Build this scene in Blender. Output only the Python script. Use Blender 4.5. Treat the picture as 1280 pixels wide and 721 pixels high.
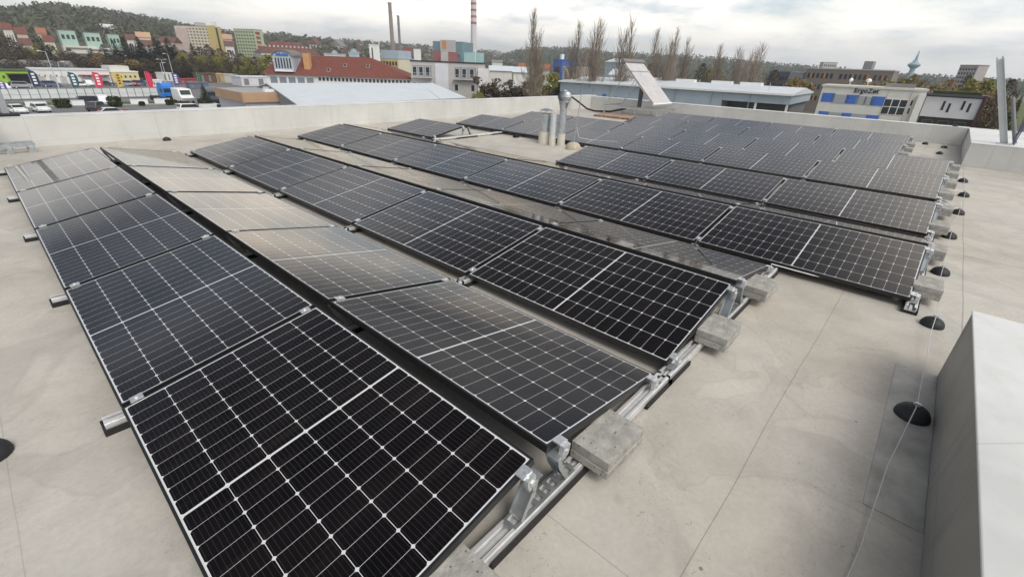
import bpy, math, random
from mathutils import Vector, Matrix
R = math.radians
PI = math.pi
random.seed(7)
scene = bpy.context.scene
for o in list(bpy.data.objects):
    bpy.data.objects.remove(o, do_unlink=True)
COL = scene.collection

# ------------------------------------------------------------------ camera
CX, CY, CZ = -0.0389, -0.7658, 1.672
YAW, PITCH, ROLL, FPX = -0.852341, -0.458279, 0.0394235, 568.02
fw = Vector((-math.sin(YAW)*math.cos(PITCH), math.cos(YAW)*math.cos(PITCH), math.sin(PITCH)))
rt = fw.cross(Vector((0, 0, 1))).normalized()
up = rt.cross(fw)
c_, s_ = math.cos(ROLL), math.sin(ROLL)
RT = rt*c_ + up*s_
UP = up*c_ - rt*s_
CAM = Vector((CX, CY, CZ))
cam = bpy.data.cameras.new('camera')
camo = bpy.data.objects.new('camera', cam)
COL.objects.link(camo)
camo.matrix_world = Matrix(((RT.x, UP.x, -fw.x, CX), (RT.y, UP.y, -fw.y, CY), (RT.z, UP.z, -fw.z, CZ), (0, 0, 0, 1)))
cam.sensor_fit = 'HORIZONTAL'
cam.sensor_width = 36.0
cam.lens = 36.0*FPX/1280
cam.clip_start = 0.05
cam.clip_end = 20000
scene.camera = camo

# ------------------------------------------------------------------ light
SUN_EL, SUN_AZ = R(50), R(196)      # azimuth measured from +Y towards +X
world = bpy.data.worlds.new('World')
scene.world = world
world.use_nodes = True
wt = world.node_tree
wt.nodes.clear()
def wn(t, **k):
    n = wt.nodes.new(t)
    for a, b in k.items(): setattr(n, a, b)
    return n
wo = wn('ShaderNodeOutputWorld')
bg = wn('ShaderNodeBackground')
bg.inputs['Strength'].default_value = 0.1
sky = wn('ShaderNodeTexSky', sky_type='NISHITA', sun_disc=False)
sky.sun_elevation = SUN_EL
sky.sun_rotation = SUN_AZ
tc = wn('ShaderNodeTexCoord')
sep = wn('ShaderNodeSeparateXYZ')
wt.links.new(tc.outputs['Generated'], sep.inputs[0])
# project the direction on to a cloud layer so that clouds flatten towards the horizon
addz = wn('ShaderNodeMath', operation='ADD'); addz.inputs[1].default_value = 0.16
absz = wn('ShaderNodeMath', operation='ABSOLUTE')
wt.links.new(sep.outputs['Z'], absz.inputs[0]); wt.links.new(absz.outputs[0], addz.inputs[0])
dx = wn('ShaderNodeMath', operation='DIVIDE'); dy = wn('ShaderNodeMath', operation='DIVIDE')
wt.links.new(sep.outputs['X'], dx.inputs[0]); wt.links.new(addz.outputs[0], dx.inputs[1])
wt.links.new(sep.outputs['Y'], dy.inputs[0]); wt.links.new(addz.outputs[0], dy.inputs[1])
cmb = wn('ShaderNodeCombineXYZ')
wt.links.new(dx.outputs[0], cmb.inputs[0]); wt.links.new(dy.outputs[0], cmb.inputs[1])
n1 = wn('ShaderNodeTexNoise'); n1.inputs['Scale'].default_value = 0.62; n1.inputs['Detail'].default_value = 7; n1.inputs['Roughness'].default_value = 0.55
n2 = wn('ShaderNodeTexNoise'); n2.inputs['Scale'].default_value = 1.3; n2.inputs['Detail'].default_value = 6; n2.inputs['Roughness'].default_value = 0.6
wt.links.new(cmb.outputs[0], n1.inputs['Vector']); wt.links.new(cmb.outputs[0], n2.inputs['Vector'])
cov = wn('ShaderNodeValToRGB')      # cloud cover
cov.color_ramp.elements[0].position = 0.33; cov.color_ramp.elements[0].color = (0.35, 0.35, 0.35, 1)
cov.color_ramp.elements[1].position = 0.52; cov.color_ramp.elements[1].color = (1, 1, 1, 1)
wt.links.new(n1.outputs['Fac'], cov.inputs[0])
ccol = wn('ShaderNodeValToRGB')     # cloud tone: grey bellies to white tops
ccol.color_ramp.elements[0].position = 0.36; ccol.color_ramp.elements[0].color = (5.6, 6.3, 7.1, 1)
ccol.color_ramp.elements[1].position = 0.60; ccol.color_ramp.elements[1].color = (11.0, 10.7, 10.2, 1)
e = ccol.color_ramp.elements.new(0.48); e.color = (9.0, 9.0, 9.0, 1)
wt.links.new(n2.outputs['Fac'], ccol.inputs[0])
mixw = wn('ShaderNodeMix', data_type='RGBA')
wt.links.new(cov.outputs[0], mixw.inputs['Factor'])
wt.links.new(sky.outputs[0], mixw.inputs['A']); wt.links.new(ccol.outputs[0], mixw.inputs['B'])
# bright veil close to the horizon
veil = wn('ShaderNodeMapRange'); veil.inputs['From Min'].default_value = 0.0; veil.inputs['From Max'].default_value = 0.09
veil.inputs['To Min'].default_value = 0.62; veil.inputs['To Max'].default_value = 0.0
wt.links.new(absz.outputs[0], veil.inputs['Value'])
vm = wn('ShaderNodeMix', data_type='RGBA')
wt.links.new(veil.outputs[0], vm.inputs['Factor']); wt.links.new(mixw.outputs['Result'], vm.inputs['A'])
vm.inputs['B'].default_value = (9.9, 9.6, 9.2, 1)
# ahead of the camera a heavy blue-grey bank hangs over the thin bright overcast; behind it stays bright
elev = wn('ShaderNodeValToRGB'); el_ = elev.color_ramp.elements
el_[0].position = 0.0; el_[0].color = (0.97, 0.97, 0.97, 1)
el_[1].position = 1.0; el_[1].color = (0.12, 0.13, 0.16, 1)
for p_, c__ in ((0.085, (1.2, 1.16, 1.09, 1)), (0.20, (1.30, 1.22, 1.11, 1)), (0.275, (0.25, 0.27, 0.31, 1)), (0.44, (0.60, 0.64, 0.72, 1)), (0.58, (0.12, 0.13, 0.17, 1))):
    e = el_.new(p_); e.color = c__
wt.links.new(absz.outputs[0], elev.inputs[0])
front = wn('ShaderNodeMapRange', interpolation_type='SMOOTHSTEP'); front.inputs['From Min'].default_value = -0.15; front.inputs['From Max'].default_value = 0.18
wt.links.new(sep.outputs['Y'], front.inputs['Value'])
scl = wn('ShaderNodeMix', data_type='RGBA', blend_type='MULTIPLY')
wt.links.new(front.outputs[0], scl.inputs['Factor'])
wt.links.new(vm.outputs['Result'], scl.inputs['A']); wt.links.new(elev.outputs[0], scl.inputs['B'])
# one darker blue cloud low on the left
cdir = wn('ShaderNodeVectorMath', operation='DOT_PRODUCT')
cdir.inputs[1].default_value = (math.sin(R(-12))*math.cos(R(24)), math.cos(R(-12))*math.cos(R(24)), math.sin(R(24)))
wt.links.new(tc.outputs['Generated'], cdir.inputs[0])
cmask = wn('ShaderNodeMapRange', interpolation_type='SMOOTHSTEP'); cmask.inputs['From Min'].default_value = 0.86; cmask.inputs['From Max'].default_value = 0.97
wt.links.new(cdir.outputs['Value'], cmask.inputs['Value'])
sc2 = wn('ShaderNodeMix', data_type='RGBA', blend_type='MULTIPLY')
wt.links.new(cmask.outputs[0], sc2.inputs['Factor']); wt.links.new(scl.outputs['Result'], sc2.inputs['A']); sc2.inputs['B'].default_value = (0.54, 0.60, 0.70, 1)
wt.links.new(sc2.outputs['Result'], bg.inputs['Color'])
wt.links.new(bg.outputs[0], wo.inputs[0])

sun = bpy.data.lights.new('sun', 'SUN')
sun.energy = 1.6
sun.angle = R(26)
sun.color = (1.0, 0.95, 0.87)
suno = bpy.data.objects.new('sun', sun)
COL.objects.link(suno)
sdir = Vector((math.sin(SUN_AZ)*math.cos(SUN_EL), math.cos(SUN_AZ)*math.cos(SUN_EL), math.sin(SUN_EL)))
suno.rotation_euler = sdir.to_track_quat('Z', 'Y').to_euler()
suno.location = sdir*200
scene.view_settings.view_transform = 'Standard'
scene.view_settings.look = 'None'
scene.view_settings.exposure = 0.45
scene.view_settings.gamma = 1.0
scene.view_settings.use_curve_mapping = False

# ------------------------------------------------------------------ helpers
ZG = -9.0
def ray(px, py):
    return RT*((px-640)/FPX) + UP*(-(py-360.5)/FPX) + fw
def V(px, py, d):
    """point seen at photo pixel (px,py), d metres away horizontally"""
    r = ray(px, py)
    return CAM + r*(d/math.hypot(r.x, r.y))
def G(px, py, z=ZG):
    r = ray(px, py)
    return CAM + r*((z-CZ)/r.z)
def onx(px, py, X):
    r = ray(px, py)
    return CAM + r*((X-CX)/r.x)
def ony(px, py, Y):
    r = ray(px, py)
    return CAM + r*((Y-CY)/r.y)

def mat(name, col, rough=0.7, metal=0.0, var=0.0, vscale=3.0, bump=0.0, bscale=40.0, col2=None, spec=0.5, streak=0.0, emit=None):
    m = bpy.data.materials.new(name)
    m.use_nodes = True
    nt = m.node_tree
    b = nt.nodes['Principled BSDF']
    b.inputs['Base Color'].default_value = (*col, 1)
    b.inputs['Roughness'].default_value = rough
    b.inputs['Metallic'].default_value = metal
    b.inputs['Specular IOR Level'].default_value = spec
    if var > 0 or col2 or streak:
        t = nt.nodes.new('ShaderNodeTexCoord')
        n = nt.nodes.new('ShaderNodeTexNoise')
        n.inputs['Scale'].default_value = vscale
        n.inputs['Detail'].default_value = 6
        n.inputs['Roughness'].default_value = 0.62
        src = t.outputs['Object']
        if streak:
            mp = nt.nodes.new('ShaderNodeMapping')
            mp.inputs['Scale'].default_value = (1, 1, streak)
            nt.links.new(src, mp.inputs[0]); src = mp.outputs[0]
        nt.links.new(src, n.inputs['Vector'])
        r = nt.nodes.new('ShaderNodeValToRGB')
        r.color_ramp.elements[0].position = 0.3
        r.color_ramp.elements[1].position = 0.7
        a = col2 if col2 else tuple(c*(1-var) for c in col)
        bb = tuple(min(1, c*(1+var*0.5)) for c in col)
        r.color_ramp.elements[0].color = (*a, 1)
        r.color_ramp.elements[1].color = (*bb, 1)
        nt.links.new(n.outputs['Fac'], r.inputs[0])
        nt.links.new(r.outputs[0], b.inputs['Base Color'])
    if bump > 0:
        t2 = nt.nodes.new('ShaderNodeTexCoord')
        n2 = nt.nodes.new('ShaderNodeTexNoise')
        n2.inputs['Scale'].default_value = bscale
        n2.inputs['Detail'].default_value = 5
        nt.links.new(t2.outputs['Object'], n2.inputs['Vector'])
        bp = nt.nodes.new('ShaderNodeBump')
        bp.inputs['Strength'].default_value = bump
        bp.inputs['Distance'].default_value = 0.01
        nt.links.new(n2.outputs['Fac'], bp.inputs['Height'])
        nt.links.new(bp.outputs[0], b.inputs['Normal'])
    return m

class MB:
    def __init__(s):
        s.v = []; s.f = []; s.m = []; s.uv = {}
    def quad(s, pts, mi=0):
        n = len(s.v)
        s.v += [tuple(p) for p in pts]
        s.f.append(tuple(range(n, n+len(pts)))); s.m.append(mi)
    def obox(s, c, ax, ay, az, mi=0):
        c = Vector(c); ax = Vector(ax); ay = Vector(ay); az = Vector(az)
        n = len(s.v)
        for sx in (-1, 1):
            for sy in (-1, 1):
                for sz in (-1, 1):
                    s.v.append(tuple(c+ax*sx+ay*sy+az*sz))
        for q in ((0, 1, 3, 2), (4, 6, 7, 5), (0, 4, 5, 1), (2, 3, 7, 6), (0, 2, 6, 4), (1, 5, 7, 3)):
            s.f.append(tuple(n+i for i in q)); s.m.append(mi)
    def box(s, x0, x1, y0, y1, z0, z1, mi=0):
        s.obox(((x0+x1)/2, (y0+y1)/2, (z0+z1)/2), ((x1-x0)/2, 0, 0), (0, (y1-y0)/2, 0), (0, 0, (z1-z0)/2), mi)
    def tube(s, p0, p1, r0, r1=None, n=8, mi=0, cap=True):
        if r1 is None: r1 = r0
        p0 = Vector(p0); p1 = Vector(p1)
        d = (p1-p0)
        if d.length < 1e-6: return
        d.normalize()
        a = d.orthogonal().normalized(); b = d.cross(a)
        k = len(s.v)
        for p, r in ((p0, r0), (p1, r1)):
            for i in range(n):
                t = 2*PI*i/n
                s.v.append(tuple(p+a*(r*math.cos(t))+b*(r*math.sin(t))))
        for i in range(n):
            j = (i+1) % n
            s.f.append((k+i, k+j, k+n+j, k+n+i)); s.m.append(mi)
        if cap:
            s.f.append(tuple(k+i for i in reversed(range(n)))); s.m.append(mi)
            s.f.append(tuple(k+n+i for i in range(n))); s.m.append(mi)
    def path(s, pts, r, n=6, mi=0):
        for a, b in zip(pts[:-1], pts[1:]): s.tube(a, b, r, r, n, mi)
    def lathe(s, o, prof, n=16, mi=0, cap=True):
        o = Vector(o); k = len(s.v)
        for r, z in prof:
            for i in range(n):
                t = 2*PI*i/n
                s.v.append((o.x+r*math.cos(t), o.y+r*math.sin(t), o.z+z))
        for q in range(len(prof)-1):
            for i in range(n):
                j = (i+1) % n
                s.f.append((k+q*n+i, k+q*n+j, k+(q+1)*n+j, k+(q+1)*n+i)); s.m.append(mi)
        if cap:
            s.f.append(tuple(k+i for i in reversed(range(n)))); s.m.append(mi)
            e = k+(len(prof)-1)*n
            s.f.append(tuple(e+i for i in range(n))); s.m.append(mi)
    def prism(s, outline, axis, a0, a1, mi=0):
        """outline: 2D points; extruded along axis ('x','y','z') from a0 to a1"""
        def P(p, a):
            if axis == 'x': return (a, p[0], p[1])
            if axis == 'y': return (p[0], a, p[1])
            return (p[0], p[1], a)
        k = len(s.v); n = len(outline)
        for a in (a0, a1):
            for p in outline: s.v.append(P(p, a))
        for i in range(n):
            j = (i+1) % n
            s.f.append((k+i, k+j, k+n+j, k+n+i)); s.m.append(mi)
        s.f.append(tuple(k+i for i in reversed(range(n)))); s.m.append(mi)
        s.f.append(tuple(k+n+i for i in range(n))); s.m.append(mi)
    def mesh(s, name, mats, smooth=False):
        me = bpy.data.meshes.new(name)
        me.from_pydata(s.v, [], s.f)
        if not isinstance(mats, (list, tuple)): mats = [mats]
        for m in mats: me.materials.append(m)
        me.polygons.foreach_set('material_index', s.m)
        if smooth: me.polygons.foreach_set('use_smooth', [True]*len(s.f))
        me.update()
        return me
    def build(s, name, mats, parent=None, smooth=False, loc=(0, 0, 0), bevel=0, recalc=True):
        me = s.mesh(name, mats, smooth)
        if recalc:
            import bmesh
            bm = bmesh.new(); bm.from_mesh(me)
            bmesh.ops.recalc_face_normals(bm, faces=bm.faces)
            bm.to_mesh(me); bm.free()
        o = bpy.data.objects.new(name, me)
        COL.objects.link(o)
        o.location = loc
        if parent: o.parent = parent
        if bevel:
            md = o.modifiers.new('bevel', 'BEVEL'); md.width = bevel; md.segments = 2; md.limit_method = 'ANGLE'
        if smooth:
            try: me.set_sharp_from_angle(angle=R(40))
            except Exception: pass
        return o

def thing(name, label, cat, loc=(0, 0, 0), rz=0, group=None):
    o = bpy.data.objects.new(name, None)
    COL.objects.link(o)
    o.empty_display_size = 0.2
    o.location = loc; o.rotation_euler = (0, 0, rz)
    return tag(o, label, cat, group)
def tag(o, label, cat, group=None):
    o['label'] = label; o['category'] = cat
    if group: o['group'] = group
    return o
def struct(o):
    o['kind'] = 'structure'; return o
def dup(root, loc=None, label=None, group=None, rot=None, scale=None):
    kids = [c for c in KIDS(root)]
    r = root.copy(); COL.objects.link(r)
    if loc is not None: r.location = loc
    if rot is not None: r.rotation_euler = rot
    if scale is not None: r.scale = scale
    if label: r['label'] = label
    if group: r['group'] = group
    for ch in kids:
        c = ch.copy(); COL.objects.link(c); c.parent = r
        for g in KIDS(ch):
            d = g.copy(); COL.objects.link(d); d.parent = c
    return r
def KIDS(o):
    return [x for x in bpy.data.objects if x.parent is o] if False else list(o.children)
ORD = ['nearest', 'second', 'third', 'fourth', 'fifth', 'farthest']

# ------------------------------------------------------------------ materials
M = {}
M['alu'] = mat('aluminium', (0.80, 0.80, 0.80), 0.38, 0.5, var=0.15, vscale=20)
M['clamp'] = mat('clamp_aluminium', (0.74, 0.75, 0.76), 0.38, 0.75, var=.2, vscale=60)
M['galv'] = mat('galvanised_steel', (0.52, 0.55, 0.57), 0.36, 0.8, var=0.25, vscale=9)
M['rubber'] = mat('black_rubber', (0.018, 0.018, 0.018), 0.85)
M['black_plastic'] = mat('black_plastic', (0.012, 0.013, 0.015), 0.6, bump=0.15, bscale=60)
M['black_frame'] = mat('black_anodised_frame', (0.014, 0.014, 0.015), 0.4, 0.0)
M['backsheet'] = mat('white_backsheet', (0.62, 0.63, 0.64), 0.5)
M['paver'] = mat('cast_concrete', (0.36, 0.35, 0.32), 0.92, var=0.35, vscale=14, bump=0.5, bscale=90)
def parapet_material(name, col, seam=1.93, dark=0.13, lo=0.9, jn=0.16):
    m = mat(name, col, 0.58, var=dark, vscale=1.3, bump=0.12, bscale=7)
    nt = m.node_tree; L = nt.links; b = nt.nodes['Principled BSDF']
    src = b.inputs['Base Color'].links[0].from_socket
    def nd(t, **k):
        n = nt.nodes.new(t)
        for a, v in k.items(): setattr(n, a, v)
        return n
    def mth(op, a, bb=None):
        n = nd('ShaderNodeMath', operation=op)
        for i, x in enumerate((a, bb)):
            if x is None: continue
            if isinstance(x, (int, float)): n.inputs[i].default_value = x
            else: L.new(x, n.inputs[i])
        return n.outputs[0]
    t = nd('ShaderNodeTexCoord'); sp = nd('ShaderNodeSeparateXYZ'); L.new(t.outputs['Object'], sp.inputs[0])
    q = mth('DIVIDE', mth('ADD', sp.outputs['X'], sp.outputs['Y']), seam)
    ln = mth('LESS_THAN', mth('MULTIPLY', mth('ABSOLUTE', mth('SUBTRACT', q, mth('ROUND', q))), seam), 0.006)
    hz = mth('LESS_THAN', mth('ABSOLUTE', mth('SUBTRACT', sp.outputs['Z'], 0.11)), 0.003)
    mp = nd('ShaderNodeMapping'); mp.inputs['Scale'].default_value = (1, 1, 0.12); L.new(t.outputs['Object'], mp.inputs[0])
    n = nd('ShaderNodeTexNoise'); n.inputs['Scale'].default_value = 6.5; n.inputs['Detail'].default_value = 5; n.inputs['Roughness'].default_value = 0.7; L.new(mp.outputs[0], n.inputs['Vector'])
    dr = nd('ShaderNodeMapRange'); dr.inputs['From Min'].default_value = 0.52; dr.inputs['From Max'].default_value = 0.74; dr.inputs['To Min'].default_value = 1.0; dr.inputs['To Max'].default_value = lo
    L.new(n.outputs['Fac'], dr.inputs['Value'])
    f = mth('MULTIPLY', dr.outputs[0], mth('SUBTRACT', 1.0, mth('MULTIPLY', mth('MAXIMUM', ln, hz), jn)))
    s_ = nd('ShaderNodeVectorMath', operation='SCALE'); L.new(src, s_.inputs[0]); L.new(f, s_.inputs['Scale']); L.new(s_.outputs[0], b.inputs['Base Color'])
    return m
M['parapet'] = parapet_material('parapet_membrane', (0.56, 0.555, 0.53))
M['coping'] = parapet_material('parapet_top_membrane', (0.62, 0.63, 0.62), 2.4, 0.2)
M['sleeve'] = mat('membrane_sleeve', (0.58, 0.54, 0.47), 0.6, var=0.15, vscale=12)
M['dark_glass'] = mat('dark_window_glass', (0.03, 0.035, 0.042), 0.12)
M['tyre'] = mat('tyre_rubber', (0.02, 0.02, 0.02), 0.85)
M['trunk'] = mat('bark', (0.12, 0.095, 0.07), 0.95, var=0.3, vscale=2)
M['asphalt'] = mat('asphalt', (0.16, 0.16, 0.165), 0.9, var=0.2, vscale=0.3)
M['white'] = mat('white_paint', (0.78, 0.79, 0.79), 0.45, var=0.06, vscale=1)
M['render_white'] = mat('white_render', (0.72, 0.71, 0.69), 0.85, var=0.1, vscale=0.6)
M['steel_pole'] = mat('galvanised_pole', (0.55, 0.57, 0.58), 0.5, 0.4)

def pitted(m):
    nt = m.node_tree; b = nt.nodes['Principled BSDF']; src = b.inputs['Base Color'].links[0].from_socket
    t = nt.nodes.new('ShaderNodeTexCoord'); v = nt.nodes.new('ShaderNodeTexVoronoi'); v.inputs['Scale'].default_value = 34
    nt.links.new(t.outputs['Object'], v.inputs['Vector'])
    r = nt.nodes.new('ShaderNodeMapRange'); r.inputs['From Min'].default_value = 0.12; r.inputs['From Max'].default_value = 0.2; r.inputs['To Min'].default_value = 0.35
    nt.links.new(v.outputs['Distance'], r.inputs['Value'])
    k = nt.nodes.new('ShaderNodeVectorMath'); k.operation = 'SCALE'; nt.links.new(src, k.inputs[0]); nt.links.new(r.outputs[0], k.inputs['Scale'])
    nt.links.new(k.outputs[0], b.inputs['Base Color'])
pitted(M['paver'])
def roof_material():
    m = bpy.data.materials.new('roof_membrane'); m.use_nodes = True
    nt = m.node_tree; L = nt.links; b = nt.nodes['Principled BSDF']
    def nd(t, **k):
        n = nt.nodes.new(t)
        for a, v in k.items(): setattr(n, a, v)
        return n
    def mth(op, a, bb=None, c=None):
        n = nd('ShaderNodeMath', operation=op)
        for i, x in enumerate((a, bb, c)):
            if x is None: continue
            if isinstance(x, (int, float)): n.inputs[i].default_value = x
            else: L.new(x, n.inputs[i])
        return n.outputs[0]
    tcn = nd('ShaderNodeTexCoord'); P = tcn.outputs['Object']
    def noise(scale, det=5, rough=0.6, vec=None, dist=0.0):
        n = nd('ShaderNodeTexNoise'); n.inputs['Scale'].default_value = scale; n.inputs['Detail'].default_value = det
        n.inputs['Roughness'].default_value = rough; n.inputs['Distortion'].default_value = dist
        L.new(vec or P, n.inputs['Vector']); return n.outputs['Fac']
    def ramp(x, p0, p1, v0, v1):
        n = nd('ShaderNodeMapRange'); n.inputs['From Min'].default_value = p0; n.inputs['From Max'].default_value = p1
        n.inputs['To Min'].default_value = v0; n.inputs['To Max'].default_value = v1
        L.new(x, n.inputs['Value']); return n.outputs[0]
    big = ramp(noise(0.55, 6, 0.62, dist=0.6), 0.35, 0.68, 0.88, 1.04)
    mid = ramp(noise(2.7, 7, 0.68, dist=0.4), 0.32, 0.66, 0.86, 1.06)
    fine = ramp(noise(38, 4, 0.7), 0.3, 0.7, 0.93, 1.06)
    # small dark scuffs gathered in patches
    scat = ramp(noise(1.9, 3, 0.5), 0.47, 0.58, 0.0, 1.0)
    sp = ramp(noise(30, 6, 0.8, dist=2.2), 0.585, 0.64, 0.0, 1.0)
    scuff = mth('SUBTRACT', 1.0, mth('MULTIPLY', mth('MULTIPLY', scat, sp), 0.45))
    pn = noise(0.75, 3, 0.5, dist=0.9)
    rim = ramp(mth('ABSOLUTE', mth('SUBTRACT', pn, 0.545)), 0.0, 0.012, 0.88, 1.0)
    pud = ramp(pn, 0.545, 0.56, 1.0, 0.93)
    scuff = mth('MULTIPLY', scuff, mth('MULTIPLY', rim, pud))
    # stray specks of dirt
    vor = nd('ShaderNodeTexVoronoi'); vor.inputs['Scale'].default_value = 3.4; L.new(P, vor.inputs['Vector'])
    spk = ramp(vor.outputs['Distance'], 0.02, 0.035, 0.45, 1.0)
    # overlapping sheet joints
    sx = nd('ShaderNodeSeparateXYZ'); L.new(P, sx.inputs[0])
    wob = mth('MULTIPLY', mth('SUBTRACT', noise(0.8, 2), 0.5), 0.03)
    X = mth('ADD', sx.outputs['X'], wob); Y = mth('ADD', sx.outputs['Y'], wob)
    def line(c, at, w): return mth('LESS_THAN', mth('ABSOLUTE', mth('SUBTRACT', c, at)), w)
    ln = line(Y, -0.575, 0.0022)
    ln = mth('MAXIMUM', ln, mth('MULTIPLY', line(Y, -1.36, 0.004), mth('GREATER_THAN', X, 3.55)))
    ln = mth('MAXIMUM', ln, line(Y, -3.0, 0.006))
    ln = mth('MAXIMUM', ln, mth('MULTIPLY', line(X, 1.05, 0.0018), mth('LESS_THAN', mth('ABSOLUTE', mth('SUBTRACT', Y, -0.29)), 0.29)))
    ln = mth('MAXIMUM', ln, mth('MULTIPLY', line(X, 6.6, 0.008), mth('LESS_THAN', Y, -1.36)))
    ln = mth('MAXIMUM', ln, mth('MULTIPLY', line(X, -0.42, 0.002), 0.5))
    ln = mth('MAXIMUM', ln, line(X, 11.9, 0.01))
    jn = mth('SUBTRACT', 1.0, mth('MULTIPLY', ln, 0.36))
    # greyer runs beside each joint
    edge = ramp(mth('ABSOLUTE', mth('SUBTRACT', Y, -0.62)), 0.0, 0.12, 0.95, 1.0)
    f = mth('MULTIPLY', mth('MULTIPLY', big, mid), mth('MULTIPLY', fine, scuff))
    f = mth('MULTIPLY', mth('MULTIPLY', f, spk), mth('MULTIPLY', jn, edge))
    mx = nd('ShaderNodeMix', data_type='RGBA')
    L.new(ramp(noise(0.4, 4), 0.35, 0.65, 0.0, 1.0), mx.inputs['Factor'])
    mx.inputs['A'].default_value = (0.485, 0.462, 0.425, 1); mx.inputs['B'].default_value = (0.495, 0.455, 0.395, 1)
    sc = nd('ShaderNodeVectorMath', operation='SCALE'); L.new(mx.outputs['Result'], sc.inputs[0]); L.new(f, sc.inputs['Scale'])
    L.new(sc.outputs[0], b.inputs['Base Color'])
    b.inputs['Roughness'].default_value = 0.62
    b.inputs['Specular IOR Level'].default_value = 0.35
    bp = nd('ShaderNodeBump'); bp.inputs['Strength'].default_value = 0.25; bp.inputs['Distance'].default_value = 0.02
    L.new(mth('ADD', noise(1.3, 4), mth('MULTIPLY', noise(60, 3), 0.06)), bp.inputs['Height'])
    L.new(bp.outputs[0], b.inputs['Normal'])
    return m
M['roof'] = roof_material()

PW, PL_ = 1.038, 1.755      # panel width (slope) and length (along the row)
def cell_material():
    m = bpy.data.materials.new('solar_cells'); m.use_nodes = True
    nt = m.node_tree; L = nt.links; b = nt.nodes['Principled BSDF']
    def nd(t, **k):
        n = nt.nodes.new(t)
        for a, v in k.items(): setattr(n, a, v)
        return n
    def mth(op, a, bb=None):
        n = nd('ShaderNodeMath', operation=op)
        for i, x in enumerate((a, bb)):
            if x is None: continue
            if isinstance(x, (int, float)): n.inputs[i].default_value = x
            else: L.new(x, n.inputs[i])
        return n.outputs[0]
    tcn = nd('ShaderNodeTexCoord'); s = nd('ShaderNodeSeparateXYZ'); L.new(tcn.outputs['Object'], s.inputs[0])
    mu = 0.0172; pu = (PW-2*mu)/6; half = PL_/2-0.0178; gap = 0.0052; pv = (half-gap)/10
    U = mth('DIVIDE', mth('SUBTRACT', s.outputs['X'], mu), pu)
    du = mth('MULTIPLY', mth('ABSOLUTE', mth('SUBTRACT', U, mth('ROUND', U))), pu)
    a = mth('SUBTRACT', mth('ABSOLUTE', mth('SUBTRACT', s.outputs['Y'], PL_/2)), gap)
    K = mth('DIVIDE', a, pv)
    dv = mth('MULTIPLY', mth('ABSOLUTE', mth('SUBTRACT', K, mth('ROUND', K))), pv)
    w = mth('LESS_THAN', du, 0.0011)
    w = mth('MAXIMUM', w, mth('LESS_THAN', dv, 0.0007))
    w = mth('MAXIMUM', w, mth('LESS_THAN', mth('ADD', du, dv), 0.0098))
    w = mth('MAXIMUM', w, mth('LESS_THAN', a, 0.0))
    w = mth('MAXIMUM', w, mth('GREATER_THAN', a, half-gap))
    w = mth('MAXIMUM', w, mth('GREATER_THAN', mth('ABSOLUTE', mth('SUBTRACT', s.outputs['X'], PW/2)), PW/2-mu))
    bb_ = mth('MULTIPLY', U, 9.0)
    db = mth('ABSOLUTE', mth('SUBTRACT', mth('FRACT', bb_), 0.5))
    bus = mth('LESS_THAN', db, 0.035)
    # per-cell tone
    wn_ = nd('ShaderNodeTexWhiteNoise', noise_dimensions='3D')
    cb = nd('ShaderNodeCombineXYZ')
    L.new(mth('FLOOR', U), cb.inputs[0]); L.new(mth('FLOOR', K), cb.inputs[1])
    L.new(nd('ShaderNodeObjectInfo').outputs['Random'], cb.inputs[2])
    L.new(cb.outputs[0], wn_.inputs[0])
    cr = nd('ShaderNodeMix', data_type='RGBA'); L.new(wn_.outputs['Value'], cr.inputs['Factor'])
    cr.inputs['A'].default_value = (0.0030, 0.0027, 0.0042, 1); cr.inputs['B'].default_value = (0.0055, 0.0045, 0.0055, 1)
    c1 = nd('ShaderNodeMix', data_type='RGBA'); L.new(mth('MULTIPLY', bus, 0.35), c1.inputs['Factor'])
    L.new(cr.outputs['Result'], c1.inputs['A']); c1.inputs['B'].default_value = (0.09, 0.085, 0.085, 1)
    c2 = nd('ShaderNodeMix', data_type='RGBA'); L.new(w, c2.inputs['Factor'])
    L.new(c1.outputs['Result'], c2.inputs['A']); c2.inputs['B'].default_value = (0.58, 0.59, 0.60, 1)
    # thin dust
    dn = nd('ShaderNodeTexNoise'); dn.inputs['Scale'].default_value = 2.2; dn.inputs['Detail'].default_value = 6
    L.new(tcn.outputs['Object'], dn.inputs['Vector'])
    dm = nd('ShaderNodeMapRange'); dm.inputs['From Min'].default_value = 0.35; dm.inputs['From Max'].default_value = 0.75
    dm.inputs['To Min'].default_value = 0.001; dm.inputs['To Max'].default_value = 0.012
    L.new(dn.outputs['Fac'], dm.inputs['Value'])
    # rain streaks down the slope
    mp = nd('ShaderNodeMapping'); mp.inputs['Scale'].default_value = (0.9, 11, 1); L.new(tcn.outputs['Object'], mp.inputs[0])
    oi = nd('ShaderNodeObjectInfo'); ofs = nd('ShaderNodeVectorMath', operation='ADD'); cbo = nd('ShaderNodeCombineXYZ')
    L.new(mth('MULTIPLY', oi.outputs['Random'], 37.0), cbo.inputs[2]); L.new(mp.outputs[0], ofs.inputs[0]); L.new(cbo.outputs[0], ofs.inputs[1])
    sn = nd('ShaderNodeTexNoise'); sn.inputs['Scale'].default_value = 1.6; sn.inputs['Detail'].default_value = 5; L.new(ofs.outputs[0], sn.inputs['Vector'])
    sm = nd('ShaderNodeMapRange'); sm.inputs['From Min'].default_value = 0.52; sm.inputs['From Max'].default_value = 0.75; sm.inputs['To Min'].default_value = 0.0; sm.inputs['To Max'].default_value = 0.018
    L.new(sn.outputs['Fac'], sm.inputs['Value'])
    c3 = nd('ShaderNodeMix', data_type='RGBA'); L.new(mth('ADD', dm.outputs[0], sm.outputs[0]), c3.inputs['Factor'])
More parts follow.
